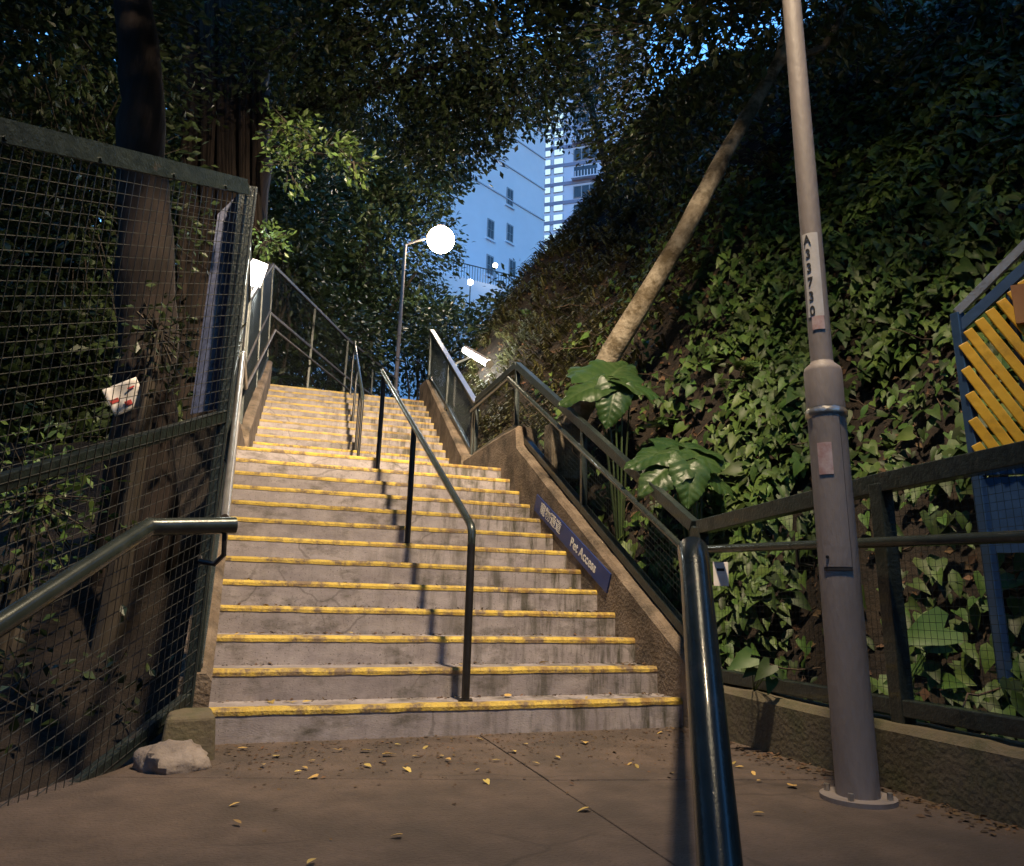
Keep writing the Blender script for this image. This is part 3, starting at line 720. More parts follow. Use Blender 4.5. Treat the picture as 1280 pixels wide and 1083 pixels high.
# --- ivy on the near hillside
ivy = thing('ivy_creeper', (3.3, 0, hb(0)), 'broad-leaved green ivy covering the hillside behind the right fences', 'ivy')
cand = []
def patch(x, y): return fbm((x, y, 3), .55)+.35*fbm((x, y, 8), 1.7)
tries = 0
while len(cand) < 15000 and tries < 260000:
    tries += 1
    y = U(-3.6, 5.2); d = U(.02, 4.6)**1.0; x = xr(y)+d
    z = H(x, y); pr_ = proj((x, y, z))
    if not pr_ or not (-40 < pr_[0] < 1330 and -60 < pr_[1] < 1083): continue
    dens = .95 if y < 1.2 else max(.12, .95-(y-1.2)*.42)
    if patch(x, y) < -.40+ (.28 if y > 1.2 else 0): dens *= .25
    if y < -.2 and d < .8: dens *= .30
    if random.random() > dens: continue
    nn = hill_normal(x, y); lift = U(.02, .14)+max(0, .30*fbm((x, y, 21), 1.6))
    p = Vector((x, y, z))+nn*lift
    nrm = (nn*.7+Vector((-.35, -.45, .55))+rv()*.85).normalized()
    tip = Vector((U(-.7, .2), U(-.9, .3), U(-1, .05)))
    s = U(.055, .12)*(1.4 if random.random() < .14 else 1)
    cand.append((s*F/pr_[2], p, nrm, tip, s, random.choice(('heart', 'arrow', 'oval') if fbm((x, y, 40), .9) > 0 else ('arrow', 'oval', 'oval', 'arrow'))))
cand.sort(key=lambda c: -c[0])
lm = {}
for k in LG:
    mb = MB(); mb.add(LG[k][0], LG[k][1], True); o = mb.build('leaf', 'leaf_ivy'); lm[k] = o.data; bpy.data.objects.remove(o)
o0 = WL[ivy.name]
for (_, p, nrm, tip, s, k) in cand[:300]:
    x, y, z = frame(nrm, tip); o = bpy.data.objects.new('leaf', lm[k]); COL.objects.link(o); o.parent = ivy
    M4 = Matrix.Identity(4)
    for i in range(3): M4[i][0] = x[i]*s; M4[i][1] = y[i]*s; M4[i][2] = z[i]*s; M4[i][3] = p[i]-o0[i]
    o.matrix_local = M4
mb = MB()
for (_, p, nrm, tip, s, k) in cand[300:]: add_leaf(mb, k, p, nrm, tip, s)
tag(mb.build('small_leaves', 'leaf_ivy', ivy), kind='stuff')
mb = MB()
for i in range(420):
    y = U(-3.4, 6); x = xr(y)+U(.05, 3.8); p = Vector((x, y, H(x, y)+.04)); pts = [p]
    d = Vector((U(-.5, .1), U(-.6, .6), U(-1, .1))).normalized()
    for j in range(5):
        q = pts[-1]+d*U(.06, .14)+rv()*.05; q.z = max(q.z, H(q.x, q.y)+.02); pts.append(q)
    mb.tube(pts, [.005]*5+[.002], 4, False)
tag(mb.build('stems', 'twig', ivy), kind='stuff')

# --- dead leaves and twigs on the slope, grassy tussocks farther up
mb = MB()
for i in range(9000):
    y = U(-3.5, 9.5); x = xr(y)+U(.0, 4.5); p = Vector((x, y, H(x, y)+U(.005, .05)))
    if not inview(p): continue
    add_quad(mb, p, hill_normal(x, y)+rv()*.7, rv(), U(.03, .09), .6)
tag(mb.build('leaf_litter', 'leaf_dead'), 'brown dead leaves lying over the steep slope', 'leaf litter', kind='stuff')
mb = MB()
for i in range(5200):
    y = U(2.6, 12.5); d = U(.05, 6.5); x = xr(y)+d; p = Vector((x, y, H(x, y)))
    if not inview(p): continue
    if y < 4.5 and random.random() < .6: continue
    nn = hill_normal(x, y)
    for j in range(7):
        tipd = (nn*U(.4, 1)+Vector((U(-.6, .2), U(-.5, .5), U(-.2, .5)))).normalized(); s = U(.14, .36); wdt = U(.009, .02)
        sidev = tipd.cross(Vector((0, 0, 1))); 
        if sidev.length < .01: sidev = Vector((1, 0, 0))
        sidev.normalize(); b = p+rv()*.06
        m1 = b+tipd*s*.55; m2 = b+tipd*s*.85-Z*s*.35
        mb.add([b-sidev*wdt*.6, b+sidev*wdt*.6, m1+sidev*wdt, m1-sidev*wdt, m2], [(0, 1, 2, 3), (3, 2, 4)])
tag(mb.build('slope_grass', 'leaf_grass'), 'drooping dry grass hanging over the upper slope', 'grass', kind='stuff')

# --- ferns
def fern(pos, nfr, ln, label):
    root = thing('fern', pos, label, 'fern', 'ferns on the slope')
    for f in range(nfr):
        a = U(-2.6, .4); mb = MB(); d = Vector((math.cos(a), math.sin(a), U(.5, 1.1))).normalized(); p = Vector(pos); pts = [p.copy()]
        for i in range(12): d = (d-Z*.11).normalized(); p = p+d*ln/12; pts.append(p.copy())
        mb.tube(pts, [.003]*12+[.001], 4, False)
        for i in range(2, 13):
            dd = (pts[min(i+1, 12)]-pts[i-1]).normalized(); sdv = dd.cross(Z).normalized(); l = ln*.30*math.sin(math.pi*min(1, (i+1)/13.5))**.8+.01
            for sg in (-1, 1): add_quad(mb, pts[i], sdv.cross(dd)*sg, sdv*sg+dd*.35, l, .26)
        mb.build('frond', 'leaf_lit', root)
for (px, py, D, lab_) in ((925, 470, 6.3, 'feathery fern among ivy just left of the lamp pole collar'), (885, 465, 6.6, 'feathery fern on bare soil above the glossy elephant ear plant'),
    (905, 490, 6.4, 'lowest of the three feathery ferns above the glossy elephant ear plant'), (820, 540, 7.0, 'feathery fern between the two elephant ear plants'),
    (660, 400, 14.2, 'feathery fern on the slope edge above the tube light'), (1000, 300, 6.2, 'feathery fern among ivy behind the numbered part of the lamp pole')):
    p = dep(px, py, D)
    # drop to the slope along the ray
    for k in range(400):
        q = CAM+ray(px, py)*(3.5+k*.03)
        if q.x > xr(q.y) and q.z < H(q.x, q.y)+.03: p = q; break
    fern(p, 8, U(.32, .45), lab_)

# --- elephant ears
def ear_leaf(mb, base, nrm, tip, s):
    """broad arrow-shaped blade with raised side veins; returns a vein value per vertex"""
    x, y, z = frame(nrm, tip); rows, cols = 44, 26; vs = []; vein = []; ph = U(0, 6)
    for i in range(rows+1):
        t = i/rows
        wv = (math.sin(math.pi*min(1, (t*.90+.10))**.60)**.80)*.47 if t < 1 else 0
        for j in range(cols+1):
            u = j/cols*2-1; au = abs(u)
            back = -.34*au**1.15*(1-t)**2.2
            w_ = (t*6.6-au*2.3*wv/.47); fr = abs((w_ % 1)-.5)*2          # 1 on a side vein
            v_ = max(max(0, (fr-.80)/.20), 1-min(1, au/.055))
            zz = .26*au*wv-.30*t*t-.30*(au**2)*wv-.012*fr*0+.020*(1-fr)*min(1, au*3)*(1-au**6)+.045*math.sin(w_*1.6+ph+(1 if u > 0 else 0))*au**2
            vs.append(base+x*(u*wv*s*(1+.04*math.sin(w_*6.28)*(au > .9)))+y*((t+back-.02)*s)+z*(zz*s)); vein.append(v_)
    k = cols+1
    mb.add(vs, [(i*k+j, i*k+j+1, (i+1)*k+j+1, (i+1)*k+j) for i in range(rows) for j in range(cols)], True)
    return vein
def alocasia(label, root_px, D, leaves):
    r0_ = dep(*root_px, D); root = thing('elephant_ear', Vector((r0_.x, r0_.y, H(r0_.x, r0_.y))), label, 'plant', 'elephant ear plants')
    for (bx, by, dd, tx, ty, td, face, s) in leaves:
        b = dep(bx, by, D+dd); tp = dep(tx, ty, D+dd+td); mb = MB()
        vein = ear_leaf(mb, b, Vector(face), tp-b, s*.92*(tp-b).length)
        lf = mb.build('leaf', 'leaf_big', root); at_ = lf.data.attributes.new('vein', 'FLOAT', 'POINT'); at_.data.foreach_set('value', vein)
        mb = MB(); g = Vector((r0_.x+.05, r0_.y, H(r0_.x+.05, r0_.y)-.05)); mb.tube([g, g.lerp(b, .6)+Z*.10, b], [.012, .009, .006], 6); mb.build('stalk', 'leaf_dark', root)
alocasia('broad elephant ear plant beside the foot of the leaning pale trunk', (768, 520), 7.0,
  [(748, 482, .0, 694, 490, -.15, (-.3, -.6, .75), 1.05), (758, 478, .15, 790, 440, .5, (-.2, -.8, .6), 1.1), (778, 478, .0, 832, 490, .0, (.1, -.5, .85), 1.0),
   (768, 488, -.1, 757, 540, -.15, (-.3, -.85, .35), 1.0), (745, 470, .3, 735, 450, .5, (-.2, -.6, .8), 1.2), (788, 482, .1, 850, 478, .15, (.0, -.6, .8), .9)])
alocasia('glossy elephant ear plant overhanging the fence at the bend near the lamp pole', (865, 620), 5.7,
  [(838, 565, .1, 776, 572, -.1, (-.2, -.5, .85), 1.05), (850, 575, .0, 800, 605, -.2, (-.3, -.6, .7), 1.15), (862, 582, -.1, 862, 638, -.2, (-.2, -.85, .45), 1.0),
   (868, 572, .15, 905, 545, .3, (-.1, -.6, .8), 1.1), (876, 588, .1, 932, 622, .0, (.1, -.7, .7), .95), (858, 560, .3, 845, 540, .5, (0, -.5, .9), 1.3)])

# --- small plants by the near curb
def sprig(label, base, leaves):
    root = thing('seedling', base, label, 'plant', 'small plants by the near fence')
    for (px, py, tx, ty, D) in leaves:
        b = dep(px, py, D); t_ = dep(tx, ty, D-.03); mb = MB(); add_leaf(mb, 'arrow', b, Vector((-.4, -.8, .5)), t_-b, (t_-b).length, 1.05); mb.build('leaf', 'leaf_ivy', root)
        mb = MB(); mb.tube([base, base.lerp(b, .5)+Z*.03, b], .003, 5, False); mb.build('stalk', 'leaf_ivy', root)
sprig('pale arrow-leaved seedling sprouting over the near fence curb', Vector((2.80, -.62, .27)),
      [(938, 822, 912, 834, 4.05), (948, 832, 930, 845, 4.05), (962, 832, 945, 850, 4.0), (970, 840, 980, 850, 4.0), (965, 850, 960, 868, 4.0)])
sprig('large pale arrow-shaped leaf hanging low behind the near fence', Vector((3.12, -1.25, .2)), [(1180, 785, 1128, 800, 3.75), (1160, 805, 1196, 812, 3.8)])

# ------------------------------------------------------------------ trees
def limb(mb, pts, radii, n=12, rough=.06):
    P = []; Rr = []
    for i in range(len(pts)-1):
        k = 5
        for j in range(k):
            t = j/k; P.append(Vector(pts[i]).lerp(Vector(pts[i+1]), t)+rv()*radii[i]*rough*2); Rr.append(lerp(radii[i], radii[i+1], t)*(1+U(-.07, .07)))
    P.append(Vector(pts[-1])); Rr.append(radii[-1])
    mb.tube(P, Rr, n)
def crown(name, blobs, mt, parent, size=.11, clump=22, cr=.30, dens=1.0, quad=True):
    """blobs: (centre, radii, number of clumps). Leaves hang in clumps on twigs spread through each blob's volume."""
    mb = MB(); tw = MB()
    for (c, r, n) in blobs:
        c = Vector(c)
        for i in range(int(n*dens)):
            v = rv(); v = v.normalized()*(v.length**.6); p = c+Vector((v.x*r[0], v.y*r[1], v.z*r[2]))
            if (p-CAM).length < 2.2: continue
            out = (v+Vector((0, 0, -.25))).normalized(); 
            tw.tube([p-out*cr*1.1, p+out*cr*.5], [.010, .003], 3, False)
            for j in range(clump):
                q = p+rv()*cr; nn = rv()+Vector((0, 0, .7))
                add_quad(mb, q, nn, out+rv()*.9, size*U(.6, 1.35), .5)
    o = tag(mb.build(name, mt, parent), kind='stuff'); tag(tw.build('twigs', 'dark_bark', parent), kind='stuff'); return o

# T1 slim trunk behind the fence, carrying the notice
def tree(name, loc, label): return thing(name, Vector(loc), label, 'tree')
b1 = dep(185, 700, 6.4); t1 = tree('tree', (b1.x, b1.y, H(b1.x, b1.y)), 'reddish-brown straight trunk behind the tall left fence, with the notice hung on it')
mb = MB(); g = Vector((b1.x, b1.y, H(b1.x, b1.y)-.2))
limb(mb, [g, dep(182, 520, 6.4), dep(180, 330, 6.5), dep(176, 160, 6.7), dep(168, 20, 6.9), dep(160, -160, 7.4), dep(150, -420, 8.2)], [.27, .23, .22, .19, .16, .15, .11], 14, .10)
limb(mb, [dep(150, 640, 6.4)-Z*1, dep(155, 520, 6.35), dep(172, 380, 6.4), dep(178, 240, 6.6)], [.14, .09, .075, .06], 8)
limb(mb, [dep(205, 640, 6.5)-Z*1, dep(202, 510, 6.45), dep(192, 400, 6.5), dep(186, 260, 6.6)], [.12, .07, .06, .05], 8)
mb.build('trunk', 'bark', t1)
crown('crown', [(dep(120, -330, 8), (2.2, 2.2, 1.5), 150), (dep(40, 30, 10.5), (2.2, 2.0, 1.9), 330), (dep(110, 120, 12), (1.8, 1.8, 1.8), 220), (dep(330, -420, 7.5), (2.5, 2.5, 1.3), 160), (dep(90, 260, 10.5), (1.8, 2.0, 1.6), 120)], 'leaf_dark', t1, .12, 20, .35)
# T2 broad multi-stemmed banyan
D2 = 14.0
b2 = dep(285, 420, D2); g = Vector((b2.x, b2.y, H(b2.x, b2.y)-.2))
t2 = tree('tree', (g.x, g.y, g.z+.2), 'massive many-stemmed dark banyan trunk rising behind the corner of the tall fence')
mb = MB()
for (x0, x1, x2, r) in ((258, 256, 235, .36), (282, 288, 275, .48), (308, 314, 312, .34), (298, 300, 330, .30), (240, 250, 262, .22)):
    limb(mb, [g+Vector(((x0-285)/70, U(-.2, .2), 0)), dep(x0, 330, D2), dep(x1, 180, D2), dep(x2, 20, D2), dep(x2+(x2-285)*.8, -220, D2+.6), dep(x2+(x2-285)*2, -420, D2+1.5)], [r*1.5, r*1.15, r, r*.95, r*.7, r*.4], 12, .10)
for i in range(18):
    px = U(228, 328); mb.tube([dep(px, -60, D2-.5), dep(px+U(-6, 6), 150, D2-.55), dep(px+U(-9, 9), 330, D2-.55), dep(px+U(-9, 9), 480, D2-.6)], [.04, .05, .055, .07], 5)
limb(mb, [dep(325, 60, D2), dep(420, -20, D2), dep(560, -60, D2-1)], [.26, .16, .08], 8)
limb(mb, [dep(318, 200, D2), dep(345, 185, 12.2), dep(420, 195, 11.0)], [.08, .045, .012], 6)
limb(mb, [dep(330, 150, D2), dep(480, 110, 13), dep(600, 60, 12)], [.16, .09, .03], 8)
mb.build('trunk', 'bark', t2)
crown('crown', [(dep(430, 50, 12.5), (1.7, 1.8, 1.1), 200), (dep(560, 30, 12), (1.8, 1.8, 1.2), 280), (dep(650, 70, 12), (.85, 1.3, 1.15), 150), (dep(500, -120, 11), (2.4, 2.2, 1.2), 200), (dep(300, -200, 11), (2.4, 2.2, 1.3), 150), (dep(640, -220, 10), (2.6, 2.2, 1.2), 200), (dep(565, 160, 13.5), (.9, 1.4, .8), 130), (dep(600, 140, 13.5), (.6, 1.2, .6), 60), (dep(470, 120, 13.5), (1.5, 1.6, .9), 190), (dep(355, 60, 13), (1.0, 1.5, 1.2), 90), (dep(240, -60, 12), (2.0, 2, 1.0), 120)], 'leaf_dark', t2, .12, 20, .33)
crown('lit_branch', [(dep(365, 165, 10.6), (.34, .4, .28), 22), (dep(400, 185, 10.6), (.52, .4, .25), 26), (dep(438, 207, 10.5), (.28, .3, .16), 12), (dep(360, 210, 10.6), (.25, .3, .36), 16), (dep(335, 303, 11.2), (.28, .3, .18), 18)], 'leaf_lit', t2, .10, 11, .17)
# T3 tree behind the far lamp
b3 = dep(452, 470, 25); t3 = tree('tree', (b3.x, b3.y, H(b3.x, b3.y)), 'dark spreading tree behind the far glowing lamp')
mb = MB(); g = Vector((b3.x, b3.y, H(b3.x, b3.y)-.3))
limb(mb, [g, dep(460, 430, 25), dep(455, 330, 25), dep(470, 220, 25)], [.22, .16, .14, .07], 8)
limb(mb, [dep(460, 430, 25), dep(480, 400, 25), dep(520, 340, 24.5)], [.12, .08, .04], 6); limb(mb, [dep(458, 400, 25), dep(420, 340, 25)], [.10, .04], 6)
mb.build('trunk', 'dark_bark', t3)
crown('crown', [(dep(410, 230, 25), (2.8, 2.2, 2.5), 240), (dep(470, 300, 25), (2.9, 2.0, 2.0), 280), (dep(525, 225, 25), (1.2, 1.8, 1.6), 170), (dep(400, 370, 25), (2.4, 2, 2.0), 220), (dep(480, 180, 25), (3.0, 2, 1.6), 260), (dep(500, 390, 26), (2.4, 2, 1.0), 120)], 'leaf_dark', t3, .19, 18, .5)
# T4 leaning pale trunk on the slope with the canopy above it
pA, pB_, pC, pD = dep(722, 520, 8.0), dep(765, 440, 7.9), dep(850, 300, 7.9), dep(975, 75, 8.4)
t4 = tree('tree', pA-Z*.3, 'pale mottled tree trunk leaning right across the slope, dark crown above')
mb = MB(); limb(mb, [pA-(pB_-pA)*.5, pA, pB_, pC, dep(905, 195, 8.1), pD, dep(1020, -120, 8.8)], [.115, .11, .108, .10, .082, .06, .045], 14, .02)
limb(mb, [dep(975, 80, 8.4), dep(1030, 60, 8.6), dep(1075, -20, 8.8)], [.05, .04, .03], 8)
mb.build('trunk', 'pale_bark', t4)
crown('crown', [(dep(850, 60, 10), (1.3, 1.5, 1.1), 160), (dep(812, 150, 11), (.70, 1.2, 1.0), 90), (dep(960, 20, 9.5), (1.3, 1.5, 1.0), 150), (dep(760, 40, 12), (.9, 1.2, .8), 60), (dep(1100, -20, 8.8), (1.5, 1.5, .9), 150), (dep(1250, 20, 8), (1.4, 1.5, 1.0), 120), (dep(860, 170, 10.5), (.9, 1.2, .8), 80), (dep(950, -250, 8.5), (2.6, 2.3, 1.1), 170), (dep(780, -220, 9.5), (2.0, 2, 1.0), 110)], 'leaf_dark', t4, .10, 18, .30)
crown('lamp_blocker_leaves', [(Vector((3.4, -.5, 7.0)), (.8, .8, .5), 60), (Vector((3.3, -1.5, 6.4)), (.9, 1.1, .7), 100), (Vector((4.6, .4, 7.0)), (1.5, 1.6, .7), 70), (Vector((4.3, -2.6, 5.9)), (1.2, 1.1, .7), 70)], 'leaf_dark', t4, .14, 18, .35)  # unseen foliage added to shade the upper slope from the lantern
crown('sky_blocker_leaves', [(Vector((x_, y_, 9.6+.5*math.sin(x_*2+y_))), (2.1, 2.1, .8), 75) for x_ in (-.5, 2.2, 5) for y_ in (-9.4, -6.5, -3.4, -.4, 2.8)], 'leaf_dark', t4, .30, 20, .6)  # unseen leaf layer added overhead to block sky light
crown('lamp_blocker_leaves', [(Vector((-.5, .2, 6.6)), (.6, .8, .45), 70), (Vector((.15, -.35, 6.05)), (.5, .6, .35), 75), (Vector((-.55, -.5, 5.6)), (.5, .6, .35), 45), (Vector((-1.1, -1.3, 6.2)), (.9, .9, .6), 70)], 'leaf_dark', t1, .13, 18, .33)  # unseen leaf clumps added to keep lantern light off the left trunk
crown('sky_blocker_leaves', [(Vector((x_, y_, 9.4+.6*math.sin(x_+y_*2))), (2.1, 2.1, .9), 75) for x_ in (-6, -3.2) for y_ in (-9.4, -6.5, -3.4, -.4, 2.8, 6)], 'leaf_dark', t1, .30, 20, .6)  # left half of the added leaf layer, blocking sky light
# T5 sparse tree between the canopies
b5 = dep(700, 360, 17); t5 = tree('tree', (b5.x, b5.y, H(b5.x, b5.y)), 'thin-leaved tree on the ridge in front of the tower block')
mb = MB(); limb(mb, [Vector((b5.x, b5.y, H(b5.x, b5.y)-.3)), dep(770, 250, 16.5), dep(735, 120, 16), dep(720, 20, 16)], [.14, .10, .07, .03], 8); mb.build('trunk', 'dark_bark', t5)
crown('crown', [(dep(715, 60, 15), (.9, 1.5, 1.4), 95), (dep(715, 132, 15.5), (.75, 1.2, .40), 36), (dep(800, 250, 15), (.5, 1.0, 1.2), 60), (dep(745, 100, 15), (.6, 1.0, 1.3), 34), (dep(690, 100, 15), (.5, 1, 1.0), 40)], 'leaf_dark', t5, .12, 13, .36)
# T6 bushes and trees on the far side of the upper path
def bush(label, px, py, D, r, n, mt='leaf_dark', size=.14):
    c = dep(px, py, D); root = thing('bush', Vector((c.x, c.y, H(c.x, c.y))), label, 'bush')
    mb = MB(); g = Vector((c.x, c.y, H(c.x, c.y)-.2))
    for k in range(4): limb(mb, [g+rv()*.1, g.lerp(c, .6)+rv()*r[0]*.25, c+rv()*r[0]*.4], [.06, .035, .012], 6)
    mb.build('stem', 'dark_bark', root); crown('foliage', [(c, r, n)], mt, root, size, 18, .38); return root
bush('round dark bush on the ridge below the white building', 657, 385, 17, (.75, 1.1, .75), 90)
bush('low dark bush beside the tube light', 640, 415, 16, (.8, 1.0, .7), 80)
bush('dark bush under the far glowing lamp', 575, 425, 21, (1.4, 1.6, .75), 110, size=.16)
bush('dense dark bush filling the space behind the long fence', 400, 440, 19, (1.7, 1.6, 1.6), 230)
bush('dark thicket at the end of the upper path behind the lamp post', 520, 430, 24, (2.4, 2.0, 1.5), 210, size=.18)
bush('tall dark thicket beyond the upper left fence', 362, 300, 18, (1.3, 1.5, 2.6), 240)
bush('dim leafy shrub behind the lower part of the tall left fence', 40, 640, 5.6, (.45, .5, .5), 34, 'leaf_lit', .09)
bush('small dim shrub growing around the reddish trunk', 195, 425, 6.0, (.30, .25, .30), 12, 'leaf_dark', .08)
bush('dark overgrown shrub behind the left fence near the ground', 90, 900, 5.0, (.9, .7, .35), 40, 'leaf_dark', .09)
# dark wood closing the view on the left and behind
wood = thing('far_wood', (0, 30, 4), kind='stuff'); tag(wood, 'dark wood closing the view behind the stairs', 'wood')
crown('foliage', [(dep(px, py, D), (3.2, 3.0, 3.2), 230) for px, py, D in ((0, 250, 17), (120, 300, 17), (230, 260, 18), (330, 420, 24), (60, 520, 15), (180, 600, 14), (-60, 760, 12), (120, 80, 18), (250, 60, 19), (350, 240, 24), (440, 400, 30), (20, 20, 15), (130, 160, 19), (340, 100, 26), (250, 400, 20), (420, 280, 31), (0, 400, 14))], 'leaf_dark', wood, .26, 22, .6)
wood['kind'] = 'stuff'

# ------------------------------------------------------------------ notices, stone, balustrade
nb_ = dep(157, 496, 5.85)
root = thing('notice', nb_-Z*.1, 'small bent white notice with red print hanging on the reddish trunk', 'notice')
ez_ = (CAM-nb_).normalized(); ex_ = Z.cross(ez_).normalized(); ey_ = ez_.cross(ex_); ca, sa = math.cos(.55), math.sin(.55); e1_, e2_ = ex_*ca+ey_*sa, ey_*ca-ex_*sa
mb = MB(); g_ = 8; vs = []
for i in range(g_+1):
    for j in range(g_+1):
        u, v = i/g_-.5, j/g_-.5; vs.append(nb_+e1_*u*.25+e2_*v*.22+ez_*(.03*math.sin(u*5)*(.5+v)))
mb.add(vs, [(i*(g_+1)+j, (i+1)*(g_+1)+j, (i+1)*(g_+1)+j+1, i*(g_+1)+j+1) for i in range(g_) for j in range(g_)], True)
o = mb.build('sheet', 'paper', root); so = o.modifiers.new('thick', 'SOLIDIFY'); so.thickness = .003
for (u, v, wd, ht) in ((-.08, .0, .06, .03), (.0, -.05, .05, .035), (.06, .05, .05, .012)):
    c = nb_+e1_*u+e2_*v+ez_*(.03*math.sin(u/.25*5)*(.5+v/.22)+.008); mb = MB()
    mb.bar(c-e1_*wd/2, c+e1_*wd/2, ht, .003, up=ez_); mb.build('print', 'red_print', root)
mb = MB(); mb.tube([nb_+e2_*.09, nb_+Z*.16-ez_*.12, dep(180, 440, 6.22)], .003, 5); mb.build('string', 'wire', root)
# tag on the near fence
tg = onx(901, 717, XR-.04); root = thing('tag_plate', tg, 'small white card with dark print hanging on the near mesh fence', 'sign')
cn = Vector((CAM.x-tg.x, CAM.y-tg.y, 0)).normalized(); tg = tg+cn*.045; cs = Vector((-cn.y, cn.x, 0))
mb = MB(); mb.bar(tg-Z*.075, tg+Z*.065, .088, .004, up=cn); o = mb.build('card', 'paper', root); bevel(o, .0015)
mb = MB(); mb.bar(tg+cn*.0035-cs*.022+Z*.02, tg+cn*.0035+cs*.022+Z*.02, .016, .002, up=cn); mb.build('print', 'black_print', root)
mb = MB(); mb.tube([tg+Z*.06, tg-cn*.02+Z*.13, tg-cn*.085+Z*.16], .002, 5); mb.build('wire_tie', 'wire', root)
# pale stone at the foot of the left curb
mb = MB(); sc = onz(222, 962, .0)+Vector((-.02, .03, .025)); mb.sphere(sc, Vector((.15, .12, .085)), 26, 16)
for i, v in enumerate(mb.v):
    d = (v-sc); mb.v[i] = sc+d*(1+.28*fbm(d*8, 1)+.10*fbm(d*20, 1))
tag(mb.build('boulder', 'stone'), 'pale rounded stone lying against the mossy plinth', 'stone')
# blue balustrade with yellow slats
yA = -1.72; P0 = onx(1196, 392, 3.42); P1 = onx(1217, 600, 3.42)
root = thing('balustrade', Vector((P0.x, P0.y, .75)), 'blue steel balustrade with slanted yellow slats behind the near fence', 'balustrade')
ax = Vector((.62, -.78, 0)).normalized(); ln = 1.25
nrm_ = Vector((-ax.y, ax.x, 0)); nrm_ = -nrm_ if nrm_.dot(CAM-P0) < 0 else nrm_
def bpx(x, y): q = onp(x, y, P0, nrm_); return (q-P0).dot(ax), q.z
def bp(s, z): return P0+ax*s+Z*(z-P0.z)
def slope(x0, y0, x1, y1):
    a, b = bpx(x0, y0), bpx(x1, y1); return (b[1]-a[1])/(b[0]-a[0])
tops = slope(1194, 388, 1280, 302); rs, rz = bpx(1197, 412); rsl = slope(1197, 412, 1280, 336); ssl = slope(1202, 424, 1280, 522)
def zt(s): return P0.z+tops*s
def zf(s): return rz+rsl*(s-rs)
zbt = bpx(1217, 588)[1]
for s_ in (0.0, ln):
    mb = MB(); mb.bar(bp(s_, .35), bp(s_, zt(s_)), .05, .05, up=(0, 1, 0)); o = mb.build('post', 'blue_metal', root); bevel(o, .005)
mb = MB(); mb.bar(bp(0, zt(0)), bp(ln, zt(ln)), .05, .04); o = mb.build('top_rail', 'steel', root)
mb = MB(); mb.bar(bp(0, zf(0)), bp(ln, zf(ln)), .04, .05); o = mb.build('frame_rail', 'blue_metal', root)
mb = MB(); mb.bar(bp(0, zbt), bp(ln, zbt), .04, .06); o = mb.build('frame_rail', 'blue_metal', root)
mb = MB(); mb.bar(bp(.02, zbt-.22), bp(ln, zbt-.22), .012, .36, up=(0, 0, 1)); o = mb.build('lower_panel', 'blue_metal', root)
us = bpx(1268, 400)[0]; mb = MB(); mb.bar(bp(us, zf(us)), bp(us, zbt), .03, .03, up=(0, 1, 0)); mb.build('upright', 'blue_metal', root)
starts = [bpx(x, y) for x, y in ((1203, 428), (1206, 458), (1211, 489), (1215, 521), (1219, 552), (1209, 411), (1223, 398), (1236, 386), (1250, 374), (1263, 362), (1276, 350))]
for s0_, z0_ in starts:
    s1_ = min(ln, s0_+(z0_-zbt-.04)/-ssl)
    A_ = bp(s0_, z0_-.02); B_ = bp(s1_, z0_-.02+ssl*(s1_-s0_)); mb = MB(); mb.bar(A_+nrm_*.035, B_+nrm_*.035, .02, .047); o = mb.build('slat', 'yellow_slat', root); bevel(o, .004)
mb = MB(); c = bpx(1281, 385); c = bp(*c)+nrm_*.07; mb.bar(c-Z*.10, c+Z*.10, .10, .02, up=nrm_); mb.build('brown_board', 'brown_board', root)
# concrete drain block on the slope
c = dep(692, 555, 7.6); root = thing('drain_block', c-Z*.3, 'weathered pierced concrete drain block half buried in the slope behind the fence', 'drain')
mb = MB(); mb.box(c+Vector((-.06, -.10, -.35)), c+Vector((.25, .12, .20))); o = mb.build('block', 'pale_bark', root); bevel(o, .02)

# ------------------------------------------------------------------ fallen leaves
lmf = {}
for k in LG:
    mb = MB(); mb.add(LG[k][0], LG[k][1], True); o = mb.build('fallen_leaf', 'leaf_yellow'); lmf[k] = o.data; bpy.data.objects.remove(o)
def drop(p, s, mt=None, tilt=.25):
    o = bpy.data.objects.new('fallen_leaf', lmf[random.choice(('oval', 'oval', 'heart'))]); COL.objects.link(o)
    o.location = p; o.rotation_euler = (U(-tilt, tilt), U(-tilt, tilt), U(0, 6.28)); o.scale = (s*.9, s, s*.6); return o
spots = [(310, 935), (345, 945), (328, 955), (395, 950), (425, 938), (428, 936), (452, 938), (480, 943), (493, 930), (455, 955), (483, 952), (515, 945), (535, 932), (555, 945), (557, 948), (595, 922), (615, 950), (507, 960), (378, 958), (790, 953), (795, 955), (828, 915), (730, 927), (693, 945), (660, 930), (850, 925), (770, 940), (640, 938), (675, 955)]
for (px, py) in spots:
    p = onz(px, py, .010); tag(drop(p, U(.035, .06)), 'small yellow leaf fallen on the landing pavement', 'leaf', 'fallen leaves on the landing')
for i in range(18):
    p = Vector((U(.05, 2.6), U(-2.0, -.65), .010))
    if (p-FP0).dot(nF) < .1 or p.dot(n31) < -1.8: continue
    tag(drop(p, U(.03, .055)), 'small yellow leaf fallen on the landing pavement', 'leaf', 'fallen leaves on the landing')
for i in range(34):
    k = random.choice([1, 1, 1, 2, 2, 3, 3, 4, 5, 6]); p = Vector((U(.08, W-.1), (k-1)*T+U(.12, .25), k*RI+.010))
    tag(drop(p, U(.035, .06)), 'small withered leaf lying on a lower stair tread', 'leaf', 'withered leaves on the stair treads')
mb = MB()
